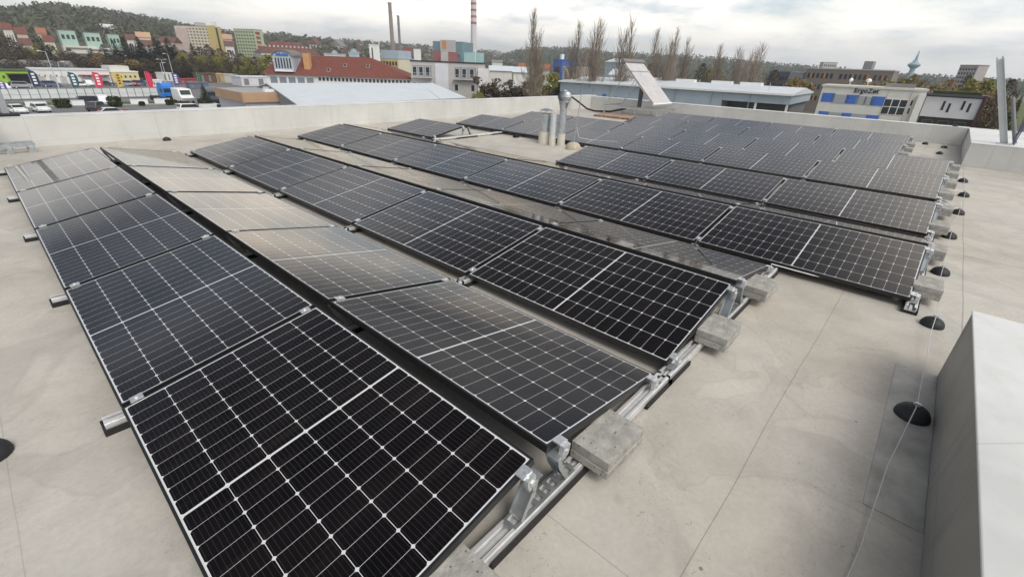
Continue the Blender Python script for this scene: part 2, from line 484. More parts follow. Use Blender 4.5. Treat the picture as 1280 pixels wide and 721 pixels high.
    L.new(c2.outputs['Result'], c3.inputs['A']); c3.inputs['B'].default_value = (0.42, 0.37, 0.30, 1)
    L.new(c3.outputs['Result'], b.inputs['Base Color'])
    b.inputs['Roughness'].default_value = 0.35
    b.inputs['Specular IOR Level'].default_value = 0.0
    gl = nd('ShaderNodeBsdfGlossy'); gl.inputs['Roughness'].default_value = 0.06; gl.inputs['Color'].default_value = (1.0, 0.95, 0.89, 1)
    lw = nd('ShaderNodeLayerWeight'); lw.inputs['Blend'].default_value = 0.5
    fr = mth('ADD', mth('MULTIPLY', mth('POWER', lw.outputs['Facing'], 3.5), 0.95), 0.007)
    ms = nd('ShaderNodeMixShader'); L.new(fr, ms.inputs[0]); L.new(b.outputs[0], ms.inputs[1]); L.new(gl.outputs[0], ms.inputs[2])
    L.new(ms.outputs[0], nt.nodes['Material Output'].inputs['Surface'])
    return m
M['cells'] = cell_material()

# ------------------------------------------------------------------ setting: ground and the roof we stand on
g = MB()
g.quad([(-3400, -3400, ZG-0.02), (3400, -3400, ZG-0.02), (3400, 3400, ZG-0.02), (-3400, 3400, ZG-0.02)])
M['earth'] = mat('winter_ground', (0.11, 0.105, 0.065), 0.95, var=0.5, vscale=0.02, col2=(0.07, 0.085, 0.035))
struct(g.build('ground', M['earth']))
g = MB()
g.quad([(-40, 82, ZG), (64, 76, ZG), (90, 250, ZG), (-60, 260, ZG)])
struct(g.build('parking_lot', M['asphalt']))

XR, YL, XB, YB = 18.8, 11.4, 14.3, -1.31
YM = -7.0
g = MB()
g.box(-7, XR+0.4, YM, YL+0.4, ZG, 0)
struct(g.build('roof_deck', M['roof']))

M['parapet_shade'] = parapet_material('shade_toned_parapet_membrane', (0.27, 0.265, 0.245), 1.7, 0.25, 0.75, 0.25)  # darker grey carries the near block's side shade, painted into the membrane colour
def wall_thing(x0, x1, y0, y1, h, label, m=None):
    t = thing('parapet_wall', label, 'parapet', ((x0+x1)/2, (y0+y1)/2, 0))
    dx_, dy_ = (x1-x0)/2, (y1-y0)/2
    b = MB(); b.box(-dx_, dx_, -dy_, dy_, 0.002, h-0.012); b.build('wall', m or M['parapet'], t)
    b = MB(); b.box(-dx_-0.006, dx_+0.006, -dy_-0.006, dy_+0.006, h-0.012, h); b.build('coping', M['coping'], t, bevel=0.005)
    return t
wall_thing(-7, XR+0.4, YL, YL+0.4, 0.53, 'long cream parapet along the far left roof edge below the car park')
wall_thing(XR, XR+0.4, YB, YL-0.01, 0.50, 'grey-white parapet along the right roof edge in front of the blue-grey warehouse')
wall_thing(XB, XR+0.4, YM, YB-0.01, 0.49, 'white parapet block at the right corner carrying the upright grey channel post')
wall_thing(-7, 3.54, -3.2, -1.24, 0.47, 'big white parapet block in the bottom right corner with its shaded side', M['parapet_shade'])
# welded sleeve strip of newer membrane round the nearest conductor holder
b = MB(); b.box(2.05, 3.52, -1.238, -1.03, 0, 0.004)
M['patch'] = mat('grey_membrane_patch', (0.40, 0.385, 0.35), 0.55, var=0.4, vscale=4)
tag(b.build('membrane_patch', M['patch']), 'stained grey membrane strip welded round the nearest black dome', 'roof patch')

# ------------------------------------------------------------------ solar panels
TILT = 0.17491
CW, SW = PW*math.cos(TILT), PW*math.sin(TILT)
GAPR, GAPV = 0.0898, 0.1592
PITCHX = 2*CW+GAPR+GAPV
PY = 1.78469
ZLO = 0.1
def make_panel():
    t = thing('solar_panel', '', 'solar panel')
    fr = MB(); hh = 0.035; lip = 0.011
    fr.box(0, PW, 0, lip, -hh, 0.0); fr.box(0, PW, PL_-lip, PL_, -hh, 0.0)
    fr.box(0, lip, lip, PL_-lip, -hh, 0.0); fr.box(PW-lip, PW, lip, PL_-lip, -hh, 0.0)
    fr.build('frame', M['black_frame'], t)
    g_ = MB(); g_.box(lip, PW-lip, lip, PL_-lip, -0.008, -0.0015); g_.build('glass', M['cells'], t)
    return t
proto = make_panel()
used = [False]
def place_panel(x, y, down, label, group):
    rot = (0, -TILT, 0) if not down else (0, TILT, 0)
    jit = (random.uniform(-1, 1)*0.0016, random.uniform(-1, 1)*0.003, 0)
    rot = tuple(a+b for a, b in zip(rot, jit))
    loc = (x, y+random.uniform(-.003, .003), ZLO if not down else ZLO+SW)
    if not used[0]:
        used[0] = True; proto.location = loc; proto.rotation_euler = rot; proto['label'] = label; proto['group'] = group; return proto
    return dup(proto, loc, label, group, rot)
# name, base tent, tilted away, first y, list of slots, row phrase, far name of last
ROWS = [
 ('A', 0, False, 0.0, range(5), 'leftmost row'),
 ('B', 0, True, 0.0, range(5), 'second row from the left'),
 ('C', 1, False, 0.0, range(5), 'third row from the left'),
 ('D', 1, True, 0.0, range(5), 'fourth row from the left'),
 ('E', 2, False, -1.0257, range(6), 'fifth row from the left'),
 ('F', 2, True, -1.0257, range(6), 'sixth row from the left'),
 ('G', 3, False, -1.0365, (0, 1, 2, 5), 'row cut short by the bare patch'),
 ('H', 3, True, -1.0365, (0, 1, 2), 'hidden-backed row beyond the bare roof patch row'),
 ('I', 4, False, -1.0493, range(6), 'row passing behind the metal vent pipes'),
 ('K', 5, False, -1.09, range(6), 'third row from the right parapet'),
 ('M', 6, False, -0.20, range(4), 'second row from the right parapet'),
 ('O', 7, False, -0.20, range(4), 'last row beside the right parapet'),
]
ORDW = ['first', 'second', 'third', 'fourth', 'fifth', 'sixth']
def tentx(i): return i*PITCHX - (0.03 if i > 1 else 0)
for nm, ti, down, y0, slots, phrase in ROWS:
    if nm == 'H': continue
    slots = list(slots)
    for k in slots:
        x = tentx(ti) + (CW+GAPR if down else 0)
        y = y0+k*PY+0.012
        if nm == 'G' and k == 5:
            lab = 'lone black solar panel standing apart near the left parapet, beyond the bare roof patch'
        else:
            last = k == slots[-1] or (nm == 'G' and k == 2)
            where = 'nearest' if k == 0 else ('farthest' if last else ORDW[k]+' from the near end')
            lab = f'black panel, {where} of the {phrase}'
        place_panel(x, y, down, lab, f'solar panels of the {phrase}')

# ------------------------------------------------------------------ rails with uprights and clamps
ZR = ZLO+SW
def rail_thing(ti, yk, label, group, end=0, single=False):
    """end: -1 near end, 0 between two panels, 1 far end"""
    x0 = tentx(ti)
    t = thing('mounting_rail', label, 'mounting rail', (x0, yk, 0), 0, group)
    xa, xb = -0.08, 2*CW+GAPR+0.10
    b = MB()
    w = 0.038
    b.box(xa, xb, -w, w, 0.022, 0.028)
    for s in (-1, 1):
        b.box(xa, xb, s*w-0.003*s-0.003, s*w-0.003*s+0.003, 0.028, 0.058)
        b.box(xa, xb, s*0.026-0.007, s*0.026+0.007, 0.058, 0.062)
    b.box(xa, xb, -0.009, 0.009, 0.028, 0.046)
    b.build('rail', M['alu'], t)
    segs = ((xa-0.012, xa+0.30), (CW-0.30, CW+GAPR+0.30), (xb-0.30, xb+0.012))
    for a, c in segs:
        b = MB(); b.box(a, c, -0.052, 0.052, 0.001, 0.021)
        b.box(a, c, -0.052, -0.042, 0.021, 0.034); b.box(a, c, 0.042, 0.052, 0.021, 0.034)
        b.build('rubber_pad', M['rubber'], t)
    # perforated plate that ties the two ridge uprights together
    b = MB(); xc = CW+GAPR/2
    b.box(xc-0.2, xc+0.2, -0.034, -0.022, 0.0625, 0.066); b.box(xc-0.2, xc+0.2, 0.022, 0.034, 0.0625, 0.066)
    for i in range(9):
        x = xc-0.2+i*0.05
        b.box(x-0.011, x+0.011, -0.022, 0.022, 0.0625, 0.066)
    b.build('base_plate', M['galv'], t)
    # two bent uprights carrying the ridge edges
    for s in (-1, 1):
        b = MB()
        xb_ = xc+s*0.15; xt = xc+s*(GAPR/2+0.03)
        zt = ZR-0.05
        pts = [(xb_, 0.066), (xb_-s*0.012, 0.09), (xt+s*0.012, zt-0.05), (xt, zt)]
        for (ax, az_), (bx, bz) in zip(pts[:-1], pts[1:]):
            d = Vector((bx-ax, 0, bz-az_)); ln = d.length; d.normalize(); nrm = Vector((d.z, 0, -d.x))
            c0 = Vector(((ax+bx)/2, 0, (az_+bz)/2))
            b.obox(c0, d*(ln/2), (0, 0.030, 0), nrm*0.0022)
            for q in (-1, 1): b.obox(c0+Vector((0, q*0.031, 0))-nrm*0.008, d*(ln/2), (0, 0.0015, 0), nrm*0.012)
        b.box(xt-0.03, xt+0.03, -0.03, 0.03, zt-0.001, zt+0.004)
        b.build('upright', M['galv'], t)
    def clamp(x, z, tilt):
        b = MB()
        ca, sa = math.cos(tilt), math.sin(tilt)
        ux = Vector((ca, 0, sa)); uz = Vector((-sa, 0, ca))
        c = Vector((x, 0, z))
        oy = 0.0 if end == 0 else (0.010 if end < 0 else -0.010)
        b.obox(c+uz*0.004+Vector((0, oy, 0)), ux*0.028, (0, 0.022, 0), uz*0.0035)
        b.obox(c-uz*0.022+Vector((0, 0 if end == 0 else -oy*2.0, 0)), ux*0.024, (0, 0.0075 if end == 0 else 0.011, 0), uz*0.024)
        b.tube(c+uz*0.006+Vector((0, 0 if end == 0 else -oy*0.6, 0)), c+uz*0.016+Vector((0, 0 if end == 0 else -oy*0.6, 0)), 0.0085, n=6)
        if end:
            b.obox(c-uz*0.056+Vector((0, -oy*1.8, 0)), ux*0.016, (0, 0.010, 0), uz*0.014)
            b.obox(c-uz*0.03+Vector((0, -oy*3.3, 0)), ux*0.009, (0, 0.004, 0), uz*0.012)
        b.build('clamp', M['clamp'], t)
    o1 = 0.07
    clamp(o1*math.cos(TILT), ZLO+o1*math.sin(TILT), TILT)
    clamp(CW-o1, ZR-o1*math.sin(TILT)/math.cos(TILT), TILT)
    if not single:
        clamp(CW+GAPR+o1, ZR-o1*math.sin(TILT), -TILT)
        clamp(2*CW+GAPR-o1, ZLO+o1*math.sin(TILT), -TILT)
    # low feet at both panel edges
    for x in ((0.03, 2*CW+GAPR-0.03) if not single else (0.03,)):
        b = MB(); b.box(x-0.03, x+0.03, -0.03, 0.03, 0.0625, 0.069); b.box(x-0.025, x+0.025, -0.028, -0.024, 0.069, ZLO-0.035); b.box(x-0.025, x+0.025, 0.024, 0.028, 0.069, ZLO-0.035)
        b.build('foot', M['galv'], t)
    return t
TN = ['leftmost pair of rows', 'second pair of rows', 'third pair of rows', 'rows by the bare patch',
      'rows behind the vent pipes', 'rows third from the right parapet', 'rows second from the right parapet', 'rows beside the right parapet']
TENTS = [(0, 0.0, range(6), False), (1, 0.0, range(6), False), (2, -1.0257, range(7), False), (3, -1.0365, (0, 1, 2, 3, 5, 6), True),
         (4, -1.0493, range(7), True), (5, -1.09, range(6), True), (6, -0.2, range(5), True), (7, -0.2, range(5), True)]
for ti, y0, ks, single in TENTS:
    ks = list(ks)
    for k in ks:
        end = -1 if k == 0 else (1 if k == ks[-1] or (ti == 3 and k == 3) else 0)
        if ti == 3 and k == 5: end = -1
        if end == -1: ph = 'aluminium rail and uprights at the near end of the '
        elif end == 1: ph = 'aluminium rail at the far end of the '
        else: ph = f'aluminium rail, {ORDW[k]} from the near end of the '
        if ti == 3 and k == 5: ph = 'aluminium rail with bare uprights beside the lone panel of the '
        if ti == 3 and k == 3: ph = 'aluminium rail where the panels stop, in the '
        yy = y0+k*PY + (-0.006 if end == -1 else (0.0 if end == 0 else 0.0))
        rail_thing(ti, yy, ph+TN[ti], 'aluminium mounting rails under the panels', end, single)

# ------------------------------------------------------------------ concrete ballast blocks
def ballast(x, y, label, hx=0.155, hy=0.10, z0=0.064, rz=0.0):
    t = thing('ballast_block', label, 'concrete block', (x, y, z0), rz, 'concrete ballast blocks on the rails')
    b = MB(); b.box(-hx, hx, -hy, hy, 0.0, 0.044); b.build('lower_slab', M['paver'], t, bevel=0.005)
    b = MB(); b.box(-hx+0.004, hx-0.002, -hy+0.003, hy-0.002, 0.048, 0.094); b.box(-hx+.01, hx-.01, -hy+.01, hy-.01, 0.0445, 0.0475)
    b.build('upper_slab', M['paver'], t, bevel=0.005)
    return t
def tx(i, s): return tentx(i)+s
ballast(0.50, -0.075, 'concrete ballast block cut off by the bottom edge below the nearest panel', rz=0.03)
ballast(1.47, -0.075, 'concrete ballast block nearest the camera under the second row edge', rz=-0.02)
ballast(2.86, -0.085, 'concrete ballast block under the near edge of the third row', rz=0.02)
ballast(3.82, -0.07, 'concrete ballast block under the near edge of the fourth row', rz=-0.03)
ballast(tx(2, .34), -1.09, 'concrete ballast block beside the near end of the fifth row', rz=0.02)
ballast(tx(2, 1.55), -1.09, 'concrete ballast block behind the near upright of the fifth row', rz=-0.02)
names = ['row cut short by the bare patch', 'row behind the vent pipes', 'third row from the right parapet', 'second row from the right parapet', 'row beside the right parapet']
for ti, ph in zip((3, 4, 5, 6, 7), names):
    yy = {3: -1.0365, 4: -1.0493, 5: -1.09, 6: -.2, 7: -.2}[ti]-0.06
    ballast(tx(ti, .40), yy, 'concrete ballast block at the near end of the '+ph, rz=random.uniform(-.04, .04))
    if ti < 7: ballast(tx(ti, 1.5), yy-0.02, 'concrete ballast block behind the ridge of the '+ph, rz=random.uniform(-.04, .04))

# ------------------------------------------------------------------ lightning conductor: black domes and wire
dome_prof = [(0.092, 0), (0.094, 0.012), (0.088, 0.035), (0.074, 0.058), (0.052, 0.074), (0.028, 0.083), (0.0, 0.085)]
def dome(x, y, label, s=1.0):
    t = thing('conductor_holder', label, 'conductor holder', (x, y, 0), random.uniform(0, 3), 'black domed lightning conductor holders')
    b = MB(); b.lathe((0, 0, 0.001), [(r*s, z*s) for r, z in dome_prof], 20); b.build('base', M['black_plastic'], t, smooth=True)
    b = MB(); b.box(-0.012, 0.012, -0.008, 0.008, 0.084*s, 0.084*s+0.02); b.tube((-0.018, 0, 0.084*s+0.012), (0.018, 0, 0.084*s+0.012), 0.005); b.build('clip', M['galv'], t)
    return t
domes = [(2.93, -1.145, 'nearest black domed conductor holder, against the big white parapet block'),
 (4.36, -1.18, 'black domed conductor holder between the big parapet block and the fifth panel row'),
 (5.75, -1.19, 'black domed conductor holder right of the fifth panel row end'),
 (7.30, -1.23, 'black domed conductor holder right of the seventh row end'),
 (8.82, -1.30, 'black domed conductor holder fourth back along the wire'),
 (10.34, -1.36, 'black domed conductor holder fifth back along the wire'),
 (11.9, -1.35, 'black domed conductor holder sixth back along the wire, by the corner step'),
 (16.1, -0.90, 'black domed conductor holder in front of the shaded corner wall'),
 (17.75, -0.95, 'black domed conductor holder close under the corner of the right parapet'),
 (18.2, -0.52, 'small black domed conductor holder beside the end of the last panel row'),
 (-0.47, 1.95, 'black domed conductor holder cut off by the left photo edge'),
 (2.46, 11.05, 'black domed conductor holder at the foot of the left parapet')]
for i, (x, y, l) in enumerate(domes): dome(x, y, l, 0.88 if i in (0, 10) else 0.8)
b = MB()
pts = [Vector((1.2, -0.99, 0.02)), Vector((1.75, -1.05, 0.03))]
zt = 0.083
for i, (x, y, l) in enumerate(domes[:7]):
    if i:
        px_, py_ = domes[i-1][0], domes[i-1][1]
        for f in (0.25, 0.5, 0.75):
            pts.append(Vector((px_+(x-px_)*f, py_+(y-py_)*f+0.008*math.sin(f*9+i), zt-0.035*math.sin(f*PI))))
    else:
        pts += [Vector((2.3, -1.075, 0.07))]
    pts.append(Vector((x, y, zt)))
pts += [Vector((13.2, -1.2, 0.05)), Vector((14.6, -1.0, 0.06)), Vector((16.1, -0.9, 0.12)), Vector((17.75, -0.95, 0.12)), Vector((18.75, -0.97, 0.1)), Vector((18.79, -0.98, 0.5))]
b.path(pts, 0.0024, 6)
tag(b.build('lightning_conductor', mat('dull_grey_wire', (.52, .53, .54), .5, .2), smooth=True), 'thin grey lightning conductor wire running over the row of black domes', 'wire')
b = MB(); b.path([(4.52, 0.02, 0.085), (4.56, -0.3, 0.07), (4.60, -0.7, 0.066), (4.64, -1.02, 0.075)], 0.0055, 6)
tag(b.build('bonding_wire', M['alu'], smooth=True), 'bright bonding wire along the roof below the near fifth row panel', 'wire')
b = MB(); b.path([(9.0, -1.05, 0.11), (8.98, -1.2, 0.06), (8.82, -1.3, 0.12)], 0.005, 6)
tag(b.build('bonding_wire', M['alu'], smooth=True), 'short bonding wire from a row end to the fourth dome', 'wire')

# ------------------------------------------------------------------ vent pipes and lightning rod on the bare patch
def pipe_x(px, py, X): return onx(px, py, X)
px1 = (8.86, 6.17)
t = thing('vent_pipe', 'wide galvanised vent pipe with a flat rain cap on stays', 'vent pipe', (*px1, 0), 0, 'metal vents on the bare roof patch')
b = MB(); b.lathe((0, 0, 0), [(0.152, 0), (0.148, 0.27)], 24); b.build('membrane_sleeve', M['sleeve'], t, smooth=True)
b = MB(); b.lathe((0, 0, 0.27), [(0.138, 0), (0.138, 0.34), (0.145, 0.345), (0.145, 0.40), (0.134, 0.40), (0.134, 0.36)], 24, cap=False); b.build('pipe', M['galv'], t, smooth=True)
b = MB()
b.lathe((0, 0, 0.735), [(0.15, 0), (0.152, 0.006), (0.10, 0.03), (0.0, 0.05)], 24)
b.build('rain_cap', M['galv'], t, smooth=True)
for i in range(4):
    a = PI/4+i*PI/2
    b = MB(); b.tube((0.12*math.cos(a), 0.12*math.sin(a), 0.6), (0.135*math.cos(a), 0.135*math.sin(a), 0.738), 0.006, n=5); b.build('stay', M['galv'], t)
t = thing('vent_pipe', 'slim white-grey pipe between the wide vent and the turbine vent', 'vent pipe', (8.80, 5.90, 0), 0, 'metal vents on the bare roof patch')
b = MB(); b.lathe((0, 0, 0), [(0.08, 0), (0.076, 0.22)], 18); b.build('membrane_sleeve', M['sleeve'], t, smooth=True)
b = MB(); b.lathe((0, 0, 0.22), [(0.068, 0), (0.068, 0.42), (0.074, 0.425), (0.074, 0.47), (0.06, 0.47), (0.058, 0.40)], 18, cap=False); b.build('pipe', mat('pale_pipe', (0.58, 0.61, 0.63), 0.4, 0.3, var=.1), t, smooth=True)
t = thing('turbine_vent', 'tall galvanised vent pipe topped by a round ribbed turbine head', 'roof vent', (8.93, 5.74, 0), 0, 'metal vents on the bare roof patch')
b = MB(); b.lathe((0, 0, 0), [(0.092, 0), (0.088, 0.27)], 18); b.build('membrane_sleeve', M['sleeve'], t, smooth=True)
b = MB(); b.lathe((0, 0, 0.27), [(0.08, 0), (0.08, 0.51), (0.086, 0.515), (0.086, 0.535), (0.08, 0.54), (0.11, 0.66), (0.122, 0.67), (0.122, 0.69)], 20); b.build('pipe', M['galv'], t, smooth=True)
b = MB()
n = 22
for i in range(n):
    a0 = 2*PI*i/n
    prof = [(0.105, 0.89), (0.135, 0.93), (0.15, 0.98), (0.14, 1.04), (0.105, 1.085), (0.05, 1.11)]
    for (r0, z0), (r1, z1) in zip(prof[:-1], prof[1:]):
        tw0 = (z0-0.89)*1.2; tw1 = (z1-0.89)*1.2
        da = 2*PI/n*1.05
        q = [(r0*0.9*math.cos(a0+tw0), r0*0.9*math.sin(a0+tw0), z0), (r0*math.cos(a0+tw0+da), r0*math.sin(a0+tw0+da), z0),
             (r1*math.cos(a0+tw1+da), r1*math.sin(a0+tw1+da), z1), (r1*0.9*math.cos(a0+tw1), r1*0.9*math.sin(a0+tw1), z1)]
        b.quad(q)
b.lathe((0, 0, 1.105), [(0.06, 0), (0.05, 0.012), (0, 0.018)], 16)
b.build('turbine_head', M['galv'], t, recalc=False, loc=(0, 0, 0.072))
rx, ry = 8.78, 5.28
t = thing('lightning_rod', 'thin lightning rod standing on a domed concrete foot beside the vents', 'lightning rod', (rx, ry, 0))
b = MB(); b.lathe((0, 0, 0.001), [(0.17, 0), (0.172, 0.03), (0.15, 0.09), (0.11, 0.13), (0.05, 0.15), (0, 0.152)], 18); b.build('concrete_foot', mat('beige_concrete', (0.45, 0.39, 0.30), 0.9, var=.3, vscale=14, bump=.4), t, smooth=True)
top = Vector((-0.02, -0.16, 1.95))
b = MB(); b.tube((0, 0, 0.14), top*0.34, 0.009, 0.009, 8); b.tube(top*0.34, top*0.6, 0.007, 0.007, 8); b.tube(top*0.6, top, 0.004, 0.003, 8); b.build('rod', M['galv'], t, smooth=True)
b = MB(); b.tube(top*0.32, top*0.36, 0.018, 0.018, 8); b.build('coupling', M['galv'], t)
b = MB(); b.path([(0.01, -0.02, 0.5), (0.05, -0.1, 0.25), (0.2, -0.35, 0.22), (0.35, -0.9, 0.24)], 0.005, 6); b.build('earth_wire', M['steel_pole'], t)
for i, (x, y, l) in enumerate([(9.0, 8.0, 'low black plastic block under the empty rail beyond the bare patch'), (9.0, 7.2, 'low black plastic block on the bare roof patch left of the vents')]):
    b = MB(); b.box(-0.07, 0.07, -0.05, 0.05, 0, 0.05); b.box(-0.03, 0.03, -0.05, 0.05, 0.05, 0.075)
    o = b.build('cable_block', M['black_plastic'], loc=(x, y, 0.001), bevel=0.006); tag(o, l, 'block')

# ------------------------------------------------------------------ tube collector on its stand by the right parapet
def collector():
    x0, x1 = 16.95, 18.45
    bl, br = onx(815, 129, x0), onx(840, 125.5, x1)
    tl, tr = onx(776, 83, x0), onx(806, 85, x1)
    yb, zb = (bl.y+br.y)/2, 0.50
    yt, zt = (tl.y+tr.y)/2, 1.84
    t = thing('tube_collector', 'pale tilted evacuated tube solar collector on a metal stand at the far roof corner', 'solar collector', ((x0+x1)/2, yb, 0))
    w = (x1-x0)/2
    dy_, dz_ = yt-yb, zt-zb
    ln = math.hypot(dy_, dz_); d = Vector((0, dy_/ln, dz_/ln)); nn = Vector((0, -d.z, d.y))
    o0 = Vector((0, 0, zb))
    tm = mat('evacuated_tubes', (0.52, 0.505, 0.51), 0.45, 0.0, var=.15, vscale=3)
    nt = 24
    b = MB()
    b.obox(o0+d*(ln/2)-nn*0.012, (w, 0, 0), d*(ln/2-0.02), nn*0.006)
    b.build('reflector', mat('reflector_sheet', (0.52, 0.49, 0.50), 0.4, 0.4), t)
    for i in range(nt):
        x = -w+0.05+(2*w-0.1)*i/(nt-1)
        b = MB(); b.tube(o0+Vector((x, 0, 0))+nn*0.03, o0+Vector((x, 0, 0))+d*(ln-0.02)+nn*0.03, 0.025, 0.025, 8); b.build('glass_tube', tm, t, smooth=True)
    b = MB(); c = o0+d*(ln+0.06)+nn*0.03
    b.obox(c, (w+0.05, 0, 0), d*0.085, nn*0.075); b.build('manifold', mat('dark_manifold', (0.19, 0.17, 0.17), 0.5, .2), t, bevel=0.03)
    b = MB(); c = o0-d*0.02+nn*0.02
    b.obox(c, (w+0.03, 0, 0), d*0.03, nn*0.03); b.build('foot_rail', M['alu'], t)
    b = MB(); c = o0+d*(ln*0.78)+nn*0.065
    b.obox(c, (w, 0, 0), d*0.02, nn*0.006); b.build('cross_bar', M['galv'], t)
    dark = mat('dark_steel_leg', (0.06, 0.06, 0.065), 0.5)
    for x in (-w+0.06, w-0.06):
        b = MB(); b.tube(o0+Vector((x, 0, -0.03)), o0+Vector((x, 0, 0))+d*ln-nn*0.03, 0.018); b.build('side_rail', M['galv'], t)
        b = MB(); top = o0+Vector((x, 0, 0))+d*(ln*0.86)-nn*0.03; b.tube((x, dy_*1.45, 0.32), top, 0.016); b.build('back_leg', M['galv'], t)
        b = MB(); b.tube((x, dy_*0.95, 0.32), o0+Vector((x, 0, 0))+d*(ln*0.62)-nn*0.03, 0.014); b.build('brace', M['galv'], t)
        b = MB(); b.box(x-0.025, x+0.025, -0.25, dy_*1.55, 0.27, 0.315); b.build('base_beam', M['galv'], t)
        for y in (-0.2, dy_*0.5, dy_*1.45):
            b = MB(); b.box(x-0.02, x+0.02, y-0.02, y+0.02, 0.02, 0.27); b.box(x-0.07, x+0.07, y-0.07, y+0.07, 0.002, 0.02); b.build('post', M['galv'], t)
    b = MB(); b.box(-w, w, -0.23, -0.19, 0.316, 0.35); b.box(-w, w, dy_*1.48, dy_*1.52, 0.316, 0.35); b.build('cross_beam', M['galv'], t)
    b = MB(); b.box(-w+0.25, -w+0.37, dy_*0.45, dy_*0.53, 0.35, 1.0); b.build('control_box', dark, t)
    return t
collector()
b = MB(); b.path([(17.2, 11.36, 0.5), (17.1, 11.2, 0.47), (17.0, 10.8, 0.32), (17.0, 10.4, 0.12), (17.1, 10.1, 0.06), (17.5, 9.6, 0.06), (17.9, 9.1, 0.2)], 0.035, 8)
tag(b.build('insulated_hose', M['black_plastic'], smooth=True), 'black insulated hose curving over the parapet behind the tube collector', 'hose')
M['grate'] = mat('rusty_timber_pallet', (0.40, 0.25, 0.17), 0.9, var=.3, vscale=5)
b = MB()
for i in range(9):
    y = 7.55+i*0.2; b.box(15.75, 16.75, y, y+0.13, 0.045, 0.065)
for x in (15.85, 16.25, 16.65): b.box(x-0.03, x+0.03, 7.55, 9.28, 0.002, 0.0445)
tag(b.build('timber_grating', M['grate']), 'low reddish timber grating lying in front of the tube collector', 'grating')

# ------------------------------------------------------------------ mast post on the right corner block, mast foot at the left edge
p0 = onx(1256, 178, 14.75); p1 = onx(1250, 74, 14.75)
t = thing('channel_post', 'tall pale grey slotted channel post standing on the right corner parapet', 'post', (14.75, p0.y, 0.49))
dv = p1-Vector((14.75, p0.y, 0.49)); d = dv.normalized(); sx = Vector((1, 0, 0)); sy = d.cross(sx).normalized()
b = MB(); hl = dv.length/2
b.obox(d*hl, d*hl, sy*0.058, sx*0.004)
b.obox(d*hl+sy*0.056-sx*0.03, d*hl, sy*0.004, sx*0.03); b.obox(d*hl-sy*0.056-sx*0.03, d*hl, sy*0.004, sx*0.03)
b.obox(d*(2*hl+0.02)+sy*0.04, d*0.025, sy*0.014, sx*0.005); b.obox(d*(2*hl+0.02)-sy*0.04, d*0.025, sy*0.014, sx*0.005)
b.build('channel', mat('pale_zinc', (0.55, 0.58, 0.59), 0.5, .2, var=.12, vscale=3), t)
b = MB(); b.obox((0, 0, 0.012), (0.09, 0, 0), (0, 0.12, 0), (0, 0, 0.01)); b.build('foot_plate', M['galv'], t)
for i, (s, z0, z1) in enumerate(((0.0, 0.1, 0.75), (0.02, 0.05, 0.62), (0.045, 0.0, 0.7))):
    b = MB(); b.path([Vector((-0.03, -0.10-s, z0)), Vector((-0.05, -0.12-s, 0.3)), Vector((-0.02, -0.10-s*0.6, z1))], 0.011, 6); b.build('cable', mat('blue_grey_cable', (0.08, 0.09, 0.16), 0.6), t)
q0 = onx(1268, 182, 14.9); q1 = onx(1266, 122, 14.9)
t = thing('round_post', 'short dark grey round post behind the pale channel post', 'post', (14.9, q0.y, 0.49))
b = MB(); b.tube((0, 0, 0), q1-Vector((14.9, q0.y, 0.49)), 0.035, n=12); b.build('tube', mat('dark_grey_tube', (0.2, 0.2, 0.21), 0.5), t, smooth=True)
b = MB(); b.lathe((0, 0, 0.001), [(0.08, 0), (0.07, 0.02), (0.04, 0.03)], 14); b.build('foot', M['galv'], t)
for i, (px_, py_, l) in enumerate([(1198, 163, 'dark cable clip on top of the right parapet beside the corner block')]):
    b = MB(); b.lathe((0, 0, 0), [(0.07, 0), (0.06, 0.03), (0.02, 0.05)], 10); o = b.build('conductor_clip', M['black_plastic'], loc=(18.95, -1.0, 0.501)); tag(o, l, 'clip')

base = ony(11, 150, 11.55); base.z = 0.531; topv = ony(-6, 108, 11.55)
t = thing('mast_bracket', 'grey angled steel post on the left parapet at the photo edge', 'post', base)
b = MB(); d = topv-base; b.obox(d/2, d/2, (0.045, 0, 0), (0, 0.04, 0)); b.build('post', mat('dull_steel_post', (.30, .32, .34), .55, .3), t)
b = MB(); b.box(-0.1, 0.16, -0.12, 0.1, 0.001, 0.05); b.build('foot', M['black_plastic'], t, bevel=.01)
t = thing('metal_stand', 'low grey metal frame stand standing on the roof by the left parapet', 'stand', (0.12, 11.0, 0))
for y in (-0.15, 0.15):
    b = MB(); b.box(-0.35, 0.38, y-0.03, y+0.03, 0.10, 0.15); b.build('bar', M['galv'], t)
for x in (-0.28, 0.05, 0.32):
    b = MB(); b.box(x-0.03, x+0.03, -0.22, 0.22, 0.05, 0.10); b.box(x-0.05, x+0.05, -0.2, -0.08, 0.002, 0.05); b.box(x-0.05, x+0.05, 0.08, 0.2, 0.002, 0.05); b.build('leg', M['galv'], t)
b = MB(); b.tube((-0.06, 0, 0.15), (-0.10, 0.2, 0.75), 0.04, n=10); b.build('stub_pole', M['steel_pole'], t, smooth=True)

# ================================================================== beyond the roof
ZLOT = ZG
def lerp(a, b, t): return a+(b-a)*t
